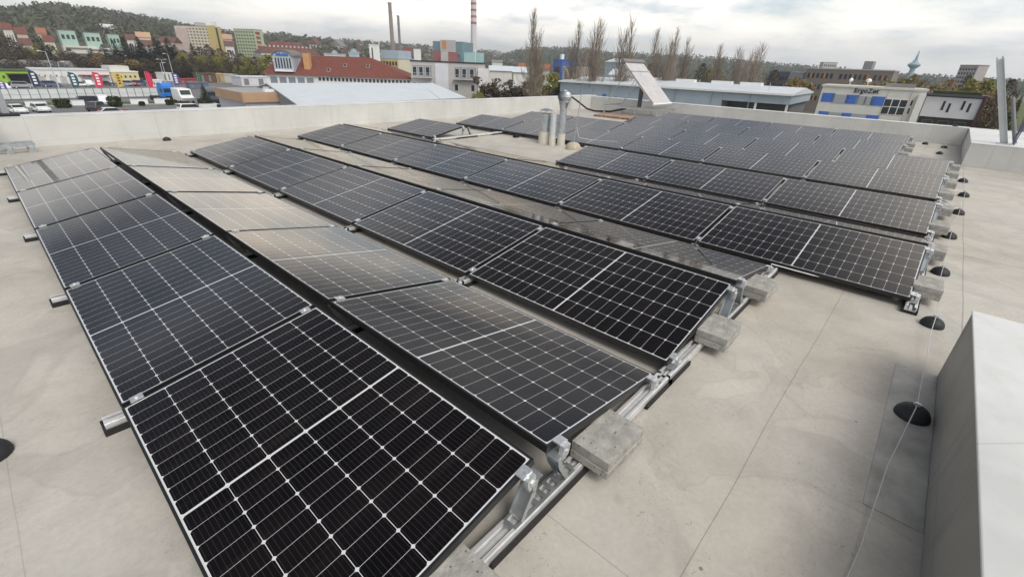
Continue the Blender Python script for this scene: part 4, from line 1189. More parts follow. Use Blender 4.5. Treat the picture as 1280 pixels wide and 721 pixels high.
W4 = [ins(p, cen) for p in (A[0], A[1], A[5], A[4])]
b = MB()
gz = lambda p, dz: Vector((p.x, p.y, p.z-dz))
wl = [gz(p, .22) for p in W4]; wb = [Vector((p.x, p.y, 0)) for p in W4]
apl = gz(ins(A[3], cen), .24); apr = gz(ins(A[2], cen), .24)
b.quad([wb[0], wb[1], wl[1], wl[0]]); b.quad([wb[1], wb[2], wl[2], apr, wl[1]]); b.quad([wb[2], wb[3], wl[3], wl[2]]); b.quad([wb[3], wb[0], wl[0], apl, wl[3]])
b.build('wall', wmat('grey_hall_wall', (0.26, 0.265, 0.28), vs=.3), t)
b = MB(); dr = (A[1]-A[0]).normalized(); b.obox((A[0]+A[1])/2+Vector((0, 0, -.2)), (A[1]-A[0])/2, dr.cross(Vector((0, 0, 1)))*.08, (0, 0, .07)); b.build('gutter', GREYROOF, t)
b = MB()
for f_ in (.79,):
    p, q = A[0].lerp(A[1], f_), A[3].lerp(A[2], f_+.1); b.tube(p+Vector((0, 0, .03)), q+Vector((0, 0, .03)), .04, n=5)
b.build('roof_cable', GREYROOF, t)

# --- flat hall with tan boarding left of it
pl, pr = G(271, 112, -4.6), G(304.5, 118.8, -4.6)
dpt_ = (G(332, 112.5, -4.6)-pr).to_2d().length
t, w, H = building('flat_roofed_hall', 'low flat roofed hall with tan wooden fascia left of the pale grey roof', 'hall', pl, pr, -4.6, ZG, dpt_, wmat('lavender_hall_wall', (0.45, .45, .49)), ('flat', wmat('gravel_roof', (.33, .33, .32)), 0))
b = MB(); b.box(-.3, w+.3, -.35, -.17, H-1.2, H+.35); b.build('fascia', TAN, t)
b = MB(); b.box(w+.17, w+.35, -.16, dpt_+.3, H-1.2, H+.35); b.build('fascia', TAN, t)
b = MB(); b.box(w*.45, w*.6, 6, 8, H+.31, H+.8); b.build('roof_light', M['white'], t)
b = MB(); b.box(w*.8, w*.9, 4, 6, H+.31, H+.7); b.build('roof_light', M['white'], t)

# --- red roofed building with the arched dormer
ze = -2.9; el, er = G(328, 92.5, ze), G(517, 99.5, ze)
w, rz = frame_of(el, er)
t = thing('red_roofed_building', 'large building with red tiled hip roof, arched dormer and orange chimney', 'building', (el.x, el.y, ZG), rz)
H = ze-ZG; dp = 17.0
b = MB(); b.box(.6, w-.6, .6, dp-.6, 0, H-.02); b.build('wall', M['render_white'], t)
Mi = Matrix.Rotation(-rz, 4, 'Z')
def loc_of(px, py, d=None, y=None):
    """local coordinates, on the vertical plane local y, of the photo pixel"""
    r = Mi @ ray(px, py); c = Mi @ (CAM-Vector((el.x, el.y, ZG)))
    return c+r*((y-c.y)/r.y)
r0, r1 = loc_of(383, 69, y=dp/2), loc_of(463, 72.5, y=dp/2)
zr = (r0.z+r1.z)/2
b = MB(); P = [(0, 0, H), (w, 0, H), (w, dp, H), (0, dp, H), (max(2, r0.x-8), dp/2, zr), (r1.x, dp/2, zr)]
b.v += P
for f in ((0, 1, 5, 4), (1, 2, 5), (2, 3, 4, 5), (3, 0, 4), (3, 2, 1, 0)): b.f.append(f); b.m.append(0)
b.build('roof', REDT, t)
def roofpt(px, py):
    """pixel on the front roof slope, local"""
    r = Mi @ ray(px, py); c = Mi @ (CAM-Vector((el.x, el.y, ZG))); k = (zr-H)/(dp/2)
    s = (H+k*c.y-c.z)/(r.z-k*r.y); return c+r*s
for px_, py_ in ((411, 88.5), (431.5, 82.5), (460, 83.5)):
    p = roofpt(px_, py_); sl = Vector((0, dp/2, zr-H)).normalized(); nn = Vector((0, -sl.z, sl.y))
    b = MB(); b.obox(p+nn*.08, (.42, 0, 0), sl*.75, nn*.1); o = b.build('roof_window', wmat('grey_flashing', (.34, .32, .30)), t)
    b = MB(); b.obox(p+nn*.19, (.3, 0, 0), sl*.6, nn*.01); b.build('pane', M['dark_glass'], o)
p = roofpt(398, 84)
b = MB(); b.tube(p, p+Vector((0, 0, 1.3)), .08, n=6); b.obox(p+Vector((0, 0, 1.2)), (.3, 0, 0), (0, .08, 0), (0, 0, .06)); b.build('vent_stack', GREYROOF, t)
c0, c1 = roofpt(380.5, 87), roofpt(389.5, 84)
b = MB(); ztop = loc_of(384, 66, y=(c0.y+c1.y)/2+.6).z; b.box(c0.x, c1.x, min(c0.y, c1.y), min(c0.y, c1.y)+1.6, c0.z-.3, ztop); o = b.build('chimney', wmat('orange_brick', (.55, .30, .14), var=.2, vs=2), t)
b = MB(); b.box(c0.x-.1, c1.x+.1, min(c0.y, c1.y)-.1, min(c0.y, c1.y)+1.7, ztop+.002, ztop+.18); b.build('cap', GREYROOF, o)
# dormer
yd = .5; a0, a1 = loc_of(343.5, 89, y=yd), loc_of(368, 91, y=yd); zt_ = loc_of(355, 63.5, y=yd).z; zb_ = a0.z-.1
xm = (a0.x+a1.x)/2; hw_ = (a1.x-a0.x)/2; rise = hw_*.55; zs = zt_-rise
arc = [(xm+hw_*math.cos(PI*q/14), zs+rise*math.sin(PI*q/14)) for q in range(15)]
b = MB(); b.prism([(xm-hw_, zb_), (xm+hw_, zb_)]+arc, 'y', yd, yd+7); dm = b.build('dormer', wmat('blue_grey_dormer', (.42, .46, .50)), t)
b = MB(); arc2 = [(xm+(hw_+.25)*math.cos(PI*q/14), zs+(rise+.25)*math.sin(PI*q/14)) for q in range(15)]
n = len(arc)
for q in range(14):
    for pa, pb in ((arc[q], arc[q+1]),):
        b.obox(((arc[q][0]+arc2[q+1][0])/2, yd+3.2, (arc[q][1]+arc2[q+1][1])/2+.02), ((arc[q+1][0]-arc[q][0])/2*1.05, 0, (arc[q+1][1]-arc[q][1])/2*1.05), (0, 3.6, 0), Vector((-(arc[q+1][1]-arc[q][1]), 0, arc[q+1][0]-arc[q][0])).normalized()*.12)
b.build('dormer_roof', GREYROOF, dm)
for i in range(6):
    x = xm-hw_*.72+i*hw_*1.44/5
    b = MB(); b.box(x-.16, x+.16, yd-.06, yd+.02, zb_+.8, zs-.35); b.build('window', WINM, dm)
b = MB(); b.box(xm-hw_*.9, xm+hw_*.9, yd-.35, yd-.06, zb_+.05, zb_+.5); b.build('sill', M['white'], dm)
b = MB()    # unreadable blue script, as strokes of differing height
x = xm-hw_*.62
for i, (wd, hh) in enumerate([(.3, 1.1), (.28, .7), (.3, .75), (.2, 1.05), (.28, .7), (.3, .7), (.26, 1.0), (.3, .7), (.2, .9), (.28, .75)]):
    wd *= hw_/2.4; b.tube((x, yd-.03, zs+.05), (x+wd*.55, yd-.03, zs+.05+hh*hw_/3), .07*hw_/2, n=5); b.tube((x+wd*.5, yd-.03, zs+.05+hh*hw_/3), (x+wd*.95, yd-.03, zs+.1), .07*hw_/2, n=5); x += hw_*1.24/10
b.build('blue_lettering', BLUE, dm)
nw = 24
for i in range(nw):
    x = w*.36+i*w*.62/nw
    win(t, x, x+w*.62/nw*.6, H-1.15, H-.35, y=.6)
for i in range(5):
    x = w*.04+i*w*.06
    win(t, x, x+w*.045, H-2.6, H-.6, y=.6, fm=wmat('grey_blue_window', (.22, .24, .28)))

# --- grey apartment block with balconies
pl, pr = V(513, 76, 130), V(603, 80.5, 126)
t, w, H = building('balcony_house', 'grey flat roofed apartment block with balconies behind the pale grey roof', 'apartment block', pl, pr, 1.35, ZG, 5, wmat('warm_grey_render', (0.46, 0.44, 0.43)), ('flat', DARKR, 0))
X = lambda px: (px-513)/(606-513)*w
b = MB(); b.box(X(545), X(562), -.25, -.005, 0, H-.2); b.build('white_bay', LAVWHITE, t)
b = MB(); b.box(X(601), X(613), -.6, 3, 0, H-1.0); b.build('white_bay', M['render_white'], t)
for (xa, xb, zt) in ((515, 540, H-.8), (570, 598, H-.9)):
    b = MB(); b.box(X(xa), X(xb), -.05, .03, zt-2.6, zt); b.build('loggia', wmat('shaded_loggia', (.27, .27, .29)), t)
    b = MB(); b.box(X(xa)-.2, X(xb)+.2, -1.1, -.02, zt-2.85, zt-2.62)
    for q in range(14): x = lerp(X(xa), X(xb), q/13); b.box(x-.02, x+.02, -1.08, -1.04, zt-2.62, zt-1.7)
    b.box(X(xa)-.2, X(xb)+.2, -1.1, -1.04, zt-1.7, zt-1.64); b.build('balcony', GREYR, t)
    for f in (.12, .45, .8):
        x = lerp(X(xa), X(xb), f); win(t, x-.55, x+.55, zt-2.4, zt-.3, y=-.06, pane=True)
    for q in range(1, 3):
        for f in (.08, .85):
            x = lerp(X(xa), X(xb), f); win(t, x-.5, x+.5, zt-2.5-q*3, zt-.9-q*3, pane=True)

# --- middle ground between the apartment block and the warehouse
MID = [((612, 88, 165), (640, 89, 165), CREAMW, PALEROOF, 'long low white shed behind the bare shrubs', 10), ((642, 90, 150), (664, 91, 150), M['render_white'], PALEROOF, 'white open shed left of the tallest poplar', 9),
 ((649, 85.5, 185), (659, 85.5, 185), CREAMW, ORROOF, 'orange roofed house left of the tallest poplar', 8), ((678, 87, 185), (687, 87.5, 185), CREAMW, ORROOF, 'orange roofed house right of the tallest poplar', 8),
 ((615, 78, 420), (628, 78, 420), CREAMW, GREYROOF, 'small white house at the foot of the wooded hill', 9), ((757, 77, 230), (776, 78, 225), BLUEG, PALEROOF, 'blue grey shed behind the tube collector', 12),
 ((762, 93, 140), (800, 95, 138), GREYR, PALEROOF, 'low shed with pale roof behind the warehouse', 9)]
for l, r, wm, rm, lab, dpt in MID:
    bpx('low_shed' if 'shed' in lab else 'small_house', lab, 'shed' if 'shed' in lab else 'house', l, r, dpt, wm, ('gable', rm, 1.4 if 'shed' in lab else 1.7))
t, w, H = bpx('blue_building', 'small bright blue building between two poplars', 'building', (692, 76, 186), (703, 75, 178), 6, BLUE, ('flat', BLUE, 0))
win(t, w*.3, w*.75, H-4, H-2)
b = MB(); b.box(w*.1, w*.3, 2, 3, H+.31, H+2); b.build('sign', M['white'], t)
bpx('concrete_wall', 'beige concrete wall right of the small blue building', 'wall', (704, 86, 165), (738, 84, 165), .6, wmat('beige_concrete_wall', (.38, .34, .29)), ('flat', GREYR, 0))

# --- blue grey warehouse
zw = -1.4
P0, P1 = G(701, 99.5, zw), G(991, 116.5, zw)
w, rz = frame_of(P0, P1)
t = thing('blue_grey_warehouse', 'long blue grey warehouse with pale metal roof behind the right parapet', 'warehouse', (P0.x, P0.y, ZG), rz)
H = zw-ZG; dpw = 26.0
b = MB(); b.box(0, w-12.5, 0, dpw, 0, H-.5); b.box(w-12.45, w, 0, dpw, H-2.1, H-.5); b.build('wall', BLUEG, t)
b = MB(); b.box(w-12.4, w-.6, 5, dpw, 0, H-2.12); b.build('loading_bay', wmat('grey_loading_bay', (.12, .125, .13)), t)
for x in (w-.4, w-6):
    b = MB(); b.box(x-.2, x+.2, .2, .6, 0, H-2.12); b.build('column', M['white'], t)
b = MB(); b.prism([(-.5, H-.5), (-.5, H-.25), (dpw/2, H+.75), (dpw+.5, H-.25), (dpw+.5, H-.5)], 'x', -.3, w+.3); b.build('roof', PALEROOF, t)
b = MB(); b.box(-.3, w+.3, -.62, -.51, H-.55, H-.2); b.build('gutter', M['white'], t)
for f in (.12, .27, .42, .57, .72, .86):
    b = MB(); b.box(w*f-.06, w*f+.06, -.14, -.02, 0, H-.56); b.build('downpipe', wmat('pipe_grey', (.3, .36, .42)), t)
for i, f in enumerate((.35, .52, .68, .8)):
    b = MB(); b.box(w*f-2.2, w*f+2.2, dpw*.5-1, dpw*.5+1, H+.6, H+1.25); b.build('roof_light', M['white'], t)
for f in (.46, .63, .9):
    b = MB(); b.tube((w*f, 5, H), (w*f, 5, H+1.5), .06, n=6); b.build('vent_stack', M['steel_pole'], t)
# blue lettering blocks low on the wall (unreadable behind the collector)
b = MB(); xs = w*.05
for i, (wd, hh) in enumerate([(1.0, 1.6), (.6, .9), (.6, .9), (.6, 1.2), (.6, .9), (.6, .9)]):
    b.box(xs+9.5, xs+9.5+wd, -.06, -.01, H-4.2, H-4.2+hh); xs += wd+.35
b.build('blue_lettering', BLUE, t)

# --- white office with blue panels and the name on its wall
pl, pr = V(1029, 107, 102), V(1159, 115.6, 102)
zt_ = (pl.z+pr.z)/2
t, w, H = building('white_office', 'cream white office with blue window panels and dark lettering', 'office building', pl, pr, zt_, ZG, 12, CREAMW, ('flat', wmat('pale_coping', (.6, .58, .52)), 0))
rzo = t.rotation_euler.z; Mo = Matrix.Rotation(-rzo, 4, 'Z'); co = Mo @ (CAM-Vector((pl.x, pl.y, ZG)))
def ofc(px, py, y=0):
    r = Mo @ ray(px, py); q = co+r*((y-co.y)/r.y); return q.x, q.z
GW = wmat('grey_blind_window', (.33, .35, .38), rough=.25)
def panel(nm, xa, xb, ya, yb, m_, off=.06, pane=False):
    x0, z1 = ofc(xa, ya); x1, z0 = ofc(xb, yb)
    b = MB(); b.box(x0, x1, -off, -.004, z0, z1); return b.build(nm, m_, t)
panel('blue_panel', 1029, 1041, 116, 128, BLUE); panel('window', 1041.5, 1058.5, 118, 130, GW); panel('blue_panel', 1059, 1071, 118.5, 130.5, BLUE)
panel('window', 1071.5, 1081, 120, 131, GW); panel('window', 1081.8, 1090, 120.8, 132, GW); panel('blue_panel', 1090.5, 1104, 120.5, 133, BLUE)
panel('blue_panel', 1024, 1035, 138.8, 144, BLUE); panel('window', 1035.5, 1052, 140, 146, GW); panel('blue_panel', 1052.5, 1064, 141, 147, BLUE); panel('window', 1064.5, 1083, 142, 149, GW); panel('blue_panel', 1083.5, 1097, 143.5, 149.5, BLUE)
x0, zq1 = ofc(1106.5, 123.5); x1, zq0 = ofc(1128.5, 144.5)
big = panel('window', 1106.5, 1128.5, 123.5, 144.5, M['white'], off=.08)
for i in range(3):
    for j in range(2):
        xa = lerp(x0, x1, (i+.06)/3); xb = lerp(x0, x1, (i+.94)/3); za = lerp(zq0, zq1, (j+.05)/2); zb2 = lerp(zq0, zq1, (j+.95)/2)
        b = MB(); b.box(xa, xb, -.1, -.082, za, zb2); b.build('pane', M['dark_glass'], big)
xs0, _ = ofc(1104.8, 130); xs1, _ = ofc(1139, 130); xs2, _ = ofc(1134, 130)
b = MB(); b.box(xs0, xs0+.08, -.05, -.004, 0, H-.1); b.build('joint_strip', GREYR, t)
b = MB(); b.box(xs2, xs2+.15, -.05, -.004, 0, H-.1); b.build('joint_strip', GREYR, t)
b = MB(); b.box(xs1+.5, w+.02, -.5, -.01, 0, H-.5); b.build('stair_bay', M['render_white'], t)
for i, zz in enumerate((H-2.2, H-3.4)):
    b = MB(); b.box(xs1-.1, xs1+.12, -.06, -.01, zz, zz+.8); b.build('wall_mark', DARKR, t)
for px_, s in ((1062, .3), (1085, .42)):
    x, z = ofc(px_, 104)
    b = MB(); b.lathe((x, 2.5, H+.3), [(.05, 0), (.05, .5), (s, .75), (s*.9, 1.0), (s*.4, 1.15), (0, 1.2)], 14); b.build('roof_dish', M['white'], t, smooth=True)
b = MB(); xq, _ = ofc(1108, 106); b.box(xq, xq+4, 4, 7, H+.31, H+.9); b.build('roof_unit', GREYROOF, t)
cu = bpy.data.curves.new('company_lettering', 'FONT'); cu.body = 'ErgoZet'; cu.size = 1.0; cu.extrude = .04; cu.offset = .018
tmp = bpy.data.objects.new('tmp', cu); COL.objects.link(tmp)
bpy.context.view_layer.update()
me = bpy.data.meshes.new_from_object(tmp.evaluated_get(bpy.context.evaluated_depsgraph_get()))
bpy.data.objects.remove(tmp, do_unlink=True)
wd = max(v.co.x for v in me.vertices); xl, zl = ofc(1067, 115.5); xr_, _ = ofc(1098.5, 116); hcap = (ofc(1080, 110.6)[1]-ofc(1080, 116)[1])
hh = max(v.co.y for v in me.vertices)
for v in me.vertices:
    x, y, z = v.co; v.co = (xl+x/wd*(xr_-xl), -.06-z, zl+y/hh*hcap*1.05)
me.materials.clear(); me.materials.append(wmat('navy_letters', (.015, .018, .05)))
o = bpy.data.objects.new('company_lettering', me); COL.objects.link(o); o.parent = t

# --- dark framed building with slot windows
pl, pr = V(1160, 118.5, 110), V(1231, 124, 109.6)
zt_ = (pl.z+pr.z)/2
t, w, H = building('slot_window_building', 'pale fronted building with four dark slots and a dark overhanging frame', 'building', pl, pr, zt_, ZG, 12, DARKR, ('flat', wmat('dark_blue_roof', (.07, .07, .09)), 0))
Mo = Matrix.Rotation(-t.rotation_euler.z, 4, 'Z'); co = Mo @ (CAM-Vector((pl.x, pl.y, ZG)))
xa, za = ofc(1158, 119); xb, _ = ofc(1231, 125); _, zc = ofc(1152, 145)
b = MB(); b.box(0, w-.2, -.5, -.01, zc, H-.15); b.build('upper_front', LAVWHITE, t)
for px_ in (1181.5, 1188, 1206.5, 1213.5):
    dy_ = 0 if px_ in (1181.5, 1206.5) else 3
    x, z1 = ofc(px_, 126.5+dy_, -.5); _, z0 = ofc(px_, 138+dy_, -.5); b = MB(); b.box(x-.16, x+.16, -.56, -.505, z0, z1); b.build('slot_window', WINM, t)
b = MB(); b.box(w-.18, w+.25, -.9, 2, 1.5, H+.34); b.build('side_frame', wmat('maroon_frame', (.06, .025, .03)), t)
b = MB(); b.box(-.2, w-.19, -.85, -.16, H+.003, H+.33); b.build('roof_edge', wmat('dark_blue_roof', (.07, .07, .09)), t)
b = MB(); b.box(.5, w-.6, .2, 7, H+.31, H+.75); b.build('roof_garden', M['hedge'], t)
for i in range(3):
    win(t, .6+i*w/3.4, .6+i*w/3.4+w*.2, zc-2.6, zc-.5, pane=True, fm=GREYROOF)

# --- long brown grey building and things far right
t, w, H = bpx('long_office', 'long brown grey office with orange and dark windows far right', 'office building', (1009, 86, 190), (1118, 89.5, 186), 12, BROWNG, ('flat', GREYR, 0))
for j in range(3):
    for i in range(17):
        x = w*.03+i*w*.94/17; z = H-1.9-j*3.3
        if (i+j) % 7 == 6: continue
        b = MB(); b.box(x, x+w*.032, -.07, -.01, z-.7, z+.7); b.build('window', WINM if (i*3+j) % 4 else M['dark_glass'], t)
        if (i+j*2) % 3 == 0:
            b = MB(); b.box(x+w*.033, x+w*.05, -.07, -.01, z-.7, z+.7); b.build('orange_panel', ORANGE, t)
b = MB(); b.box(w*.62, w*.72, 4, 9, H+.31, H+2.6); b.build('roof_plant', GREYROOF, t)
bpx('dark_office', 'dark blue grey low office left of the long brown building', 'office building', (962, 90, 190), (988, 91, 185), 14, wmat('slate_cladding', (.10, .11, .15)), ('flat', GREYROOF, 0), wins=(7, 3, .5, .5, .5, 4, 13))
bpx('far_tower_block', 'small grey tower block above the long brown building', 'apartment block', (1030, 78, 515), (1047, 79, 518), 10, GREYR, wins=(6, 4, .5, .5, .4, 9, 26))
t, w, H = bpx('far_tower_block', 'pinkish grey leaning tower block far right above the yellow shrubs', 'apartment block', (1201, 81, 324), (1223, 83.5, 317), 5, wmat('pinkish_grey_render', (.40, .36, .37)), wins=(6, 6, .55, .5, .3, 8, 22))
p = V(1141, 86, 520)
t = thing('spire_tower', 'pale blue saucer shaped tower with a thin spire on the far right skyline', 'tower', (p.x, p.y, ZG))
hb = p.z-ZG; sh = V(1148, 63.5, 520).z-p.z
PB = wmat('pale_blue_steel', (.25, .37, .43))
b = MB(); b.lathe((0, 0, 0), [(2.2, 0), (1.8, hb)], 16); b.build('shaft', PB, t, smooth=True)
b = MB(); b.lathe((0, 0, hb), [(1.8, 0), (4.0, 1.8), (4.3, 2.8), (3.6, 3.6), (2.0, 4.6), (1.4, 6)], 20); b.build('saucer', PB, t, smooth=True)
b = MB(); b.tube((0, 0, hb+5.8), (0, 0, hb+sh), 1.2, .2, 10); b.build('spire', PB, t, smooth=True)

# right hand shrubs and trees
SH = [('leafy', 'ochre', 1003, 93, 150, 30, 'ochre shrub left of the long brown office'), ('leafy', 'spring', 1000, 92, 165, 18, 'yellow green shrub beside the dark blue grey office'), ('leafy', 'ochre', 1092, 93, 150, 40, 'ochre shrub above the lettered white office'),
 ('leafy', 'spring', 1122, 90, 155, 34, 'yellow green tree in front of the right end of the long office'), ('bare', 'ochre', 1145, 92, 155, 34, 'brown twiggy tree below the saucer tower'), ('leafy', 'ochre', 1165, 95, 150, 40, 'ochre tree behind the slot window building'),
 ('bare', 'ochre', 1190, 98, 152, 36, 'brown twiggy tree left of the far tower block'), ('leafy', 'spring', 1228, 91, 140, 44, 'big yellow green tree left of the channel post'), ('bare', 'bare', 1213, 92, 145, 24, 'thin bare tree poking above the yellow green tree'),
 ('leafy', 'ochre', 1222, 104, 135, 40, 'low ochre shrub right of the slot window building'), ('leafy', 'ochre', 1246, 106, 130, 30, 'ochre shrub directly behind the channel post'), ('bare', 'bare', 1268, 96, 110, 36, 'dark bare tree at the right edge behind the round post'),
 ('conifer', 'conifer', 1279, 118, 60, 34, 'dark conifer cut off by the right edge'), ('leafy', 'spring', 688, 86, 130, 26, 'green leafy tree between the tallest poplar and the warehouse'), ('leafy', 'spring', 891, 80, 200, 18, 'yellow shrub among the poplars'),
 ('leafy', 'bare', 618, 92, 118, 34, 'bare reddish shrub right of the grey apartment block'), ('leafy', 'bare', 640, 98, 120, 30, 'low bare shrub left of the tallest poplar'), ('leafy', 'spring', 597, 112, 100, 16, 'small green bush at the foot of the grey apartment block'),
 ('leafy', 'bare', 655, 96, 118, 26, 'bare shrub just left of the tallest poplar trunk'), ('leafy', 'bare', 700, 95, 135, 24, 'bare shrub behind the warehouse corner'), ('bare', 'pop', 735, 60, 170, 24, 'loose bare tree between the second and third poplars'), ('bare', 'bare', 815, 78, 190, 26, 'low bare tree behind the collector'), ('bare', 'bare', 880, 78, 190, 26, 'low bare tree behind the warehouse middle'), ('bare', 'bare', 970, 86, 170, 26, 'low bare tree right of the last poplar')]
for k, cm, px, yt, d, wp, lab in SH: tree_px(k, cm, px, yt, d, wp, lab, name='shrub' if 'shrub' in lab or 'bush' in lab else None, cat='shrub' if 'shrub' in lab or 'bush' in lab else 'tree')

# left tree belt below the slope
def belt(kind, cm, px, yt, d, wp, lab): tree_px(kind, cm, px, yt, d, wp, lab, zb=ZG, group='tree belt below the left slope')
LB = 'tree in the belt below the slope, '
for i, (px, yt, d, wp) in enumerate([(112, 60, 262, 20), (127, 55, 270, 22), (140, 50, 275, 20), (152, 46, 280, 22), (163, 54, 268, 22), (175, 52, 272, 24), (186, 56, 262, 24), (197, 50, 275, 24), (207, 47, 280, 24), (217, 55, 262, 22), (238, 53, 255, 16), (265, 62, 250, 14), (48, 44, 285, 16), (58, 56, 280, 18)]):
    belt('conifer', 'conifer', px, yt, d, wp*1.55, 'dark green conifer in the tree belt below the left slope')
for i, (px, yt, d, wp) in enumerate([(-6, 40, 285, 40), (8, 46, 280, 36), (20, 58, 262, 34), (30, 62, 258, 34), (60, 66, 255, 34), (75, 66, 258, 32), (92, 66, 255, 32), (104, 70, 250, 26), (121, 66, 248, 30), (150, 70, 246, 40), (228, 62, 255, 24), (248, 58, 262, 24), (258, 55, 268, 24), (274, 60, 258, 26), (286, 62, 256, 26), (300, 66, 250, 26), (-20, 55, 270, 40), (45, 68, 250, 30), (165, 74, 244, 30), (310, 74, 240, 24), (333, 78, 235, 20)]):
    belt('bare', 'bare', px, yt, d, wp, 'brown leafless tree in the tree belt below the left slope')
for px, yt, d, wp in [(-30, 66, 240, 40), (2, 68, 238, 34), (15, 72, 236, 30), (40, 72, 240, 30), (68, 74, 238, 30), (85, 60, 262, 22), (98, 72, 236, 30), (115, 74, 236, 26), (133, 72, 240, 28), (180, 72, 238, 26), (200, 70, 240, 28), (220, 72, 238, 24), (243, 72, 236, 24), (262, 74, 236, 24), (282, 74, 232, 22), (295, 72, 236, 22), (318, 70, 240, 24)]:
    belt('bare', 'bare', px, yt, d, wp, 'brown leafless tree in the tree belt below the left slope')
for px, yt, d, wp in [(170, 45, 282, 22), (192, 48, 270, 22), (212, 60, 250, 22), (228, 70, 240, 16)]:
    belt('conifer', 'conifer', px, yt, d, wp*1.5, 'dark green conifer in the tree belt below the left slope')
for px, yt, d, wp in [(275, 66, 240, 18), (310, 68, 238, 20), (225, 62, 248, 16), (35, 56, 280, 18)]:
    belt('leafy', 'spring', px, yt, d, wp, 'fresh yellow green tree among the brown trees of the belt')
belt('leafy', 'spring', 45, 50, 290, 22, 'yellow green tree above the left tree belt, below the red roofs')
belt('leafy', 'spring', 250, 66, 245, 18, 'yellow green tree in front of the pink tower block')
belt('leafy', 'spring', 300, 80, 225, 12, 'small yellow green bush right of the pale green tower block foot')
belt('leafy', 'spring', 334, 64, 225, 24, 'yellow green tree left of the arched dormer')
belt('leafy', 'ochre', 121, 62, 245, 20, 'ochre brown tree among the dark conifers')
belt('leafy', 'ochre', 155, 70, 240, 30, 'wide ochre brown tree behind the yellow shed')

# ------------------------------------------------------------------ car park on the left
def vehicle_body(b, prof_, w, taper=.86, zt=None):
    """side profile (x,z) extruded over the width, narrowing above the belt line"""
    zb_ = max(z for x, z in prof_)*.55 if zt is None else zt
    k = len(b.v); n = len(prof_)
    for s in (-1, 1):
        for x, z in prof_:
            f = 1 if z <= zb_ else taper
            b.v.append((x, s*w/2*f, z))
    for i in range(n):
        j = (i+1) % n; b.f.append((k+i, k+j, k+n+j, k+n+i)); b.m.append(0)
    b.f.append(tuple(k+i for i in reversed(range(n)))); b.m.append(0); b.f.append(tuple(k+n+i for i in range(n))); b.m.append(0)
PAINT = {}
def paint(c):
    if c not in PAINT: PAINT[c] = mat('car_paint', c, .25, 0, var=.03)
    return PAINT[c]
PR = {'hatch': ([(-2.05, .3), (2.0, .3), (2.1, .55), (2.0, .8), (1.1, .95), (.45, 1.42), (-1.2, 1.47), (-1.95, .98), (-2.1, .7)], 1.75, [(1.0, .97), (.42, 1.40), (-1.15, 1.43), (-1.75, 1.0)]),
      'suv': ([(-2.2, .35), (2.2, .35), (2.3, .7), (2.15, 1.0), (1.25, 1.12), (.65, 1.68), (-1.9, 1.72), (-2.25, 1.1), (-2.3, .8)], 1.85, [(1.15, 1.14), (.6, 1.64), (-1.8, 1.68), (-2.1, 1.15)]),
      'van': ([(-2.3, .35), (2.3, .35), (2.4, .8), (2.2, 1.1), (1.6, 1.25), (.9, 1.85), (-2.25, 1.9), (-2.35, 1.2), (-2.35, .7)], 1.85, [(1.5, 1.27), (.88, 1.8), (.1, 1.82), (.1, 1.25)])}
def vehicle(kind, p, heading, c, label, group=None, cat='car', name='parked_car', det=True):
    pf, w, gl = PR[kind]
    t = thing(name, label, cat, p, heading, group)
    b = MB(); vehicle_body(b, pf, w); b.build('body', paint(c), t, bevel=.06)
    if not det: 
        return t
    zt = max(z for x, z in pf); z_ = [z for x, z in gl]
    for s in (-1, 1):
        b = MB(); b.prism([(x*.97, z) for x, z in gl], 'y', s*w/2*.89, s*w/2*.955); b.build('side_window', WINM, t)
    b = MB(); (xa, za), (xb, zb2) = gl[0], gl[1]
    q = Vector((xb-xa, 0, zb2-za)); nn = Vector((q.z, 0, -q.x)).normalized(); b.obox(Vector(((xa+xb)/2, 0, (za+zb2)/2))+nn*.03, q*.45, (0, w*.40, 0), nn*.015); b.build('windscreen', WINM, t)
    (xa, za), (xb, zb2) = gl[-1], gl[-2]
    if kind != 'van':
        q = Vector((xb-xa, 0, zb2-za)); nn = Vector((-q.z, 0, q.x)).normalized(); b = MB(); b.obox(Vector(((xa+xb)/2-.14, 0, (za+zb2)/2)), q*.42, (0, w*.40, 0), nn*.02); b.build('rear_window', WINM, t)
    for x in (-1.35, 1.35):
        for s in (-1, 1):
            b = MB(); b.tube((x, s*(w/2-.18), .33), (x, s*(w/2+.01), .33), .33, n=14); o = b.build('wheel', M['tyre'], t)
            b = MB(); b.tube((x, s*(w/2+.011), .33), (x, s*(w/2+.02), .33), .19, n=10); b.build('rim', M['alu'], o)
    for s in (-1, 1):
        b = MB(); b.box(pf[1][0]+.02, pf[1][0]+.12, s*w*.36-.16, s*w*.36+.16, .62, .78); b.build('headlight', M['white'], t)
        b = MB(); b.box(pf[0][0]-.10, pf[0][0]+.03, s*w*.38-.12, s*w*.38+.12, .75, .98); b.build('tail_light', REDC, t)
    return t
def gp(px, py): p = G(px, py); return Vector((p.x, p.y, ZG))
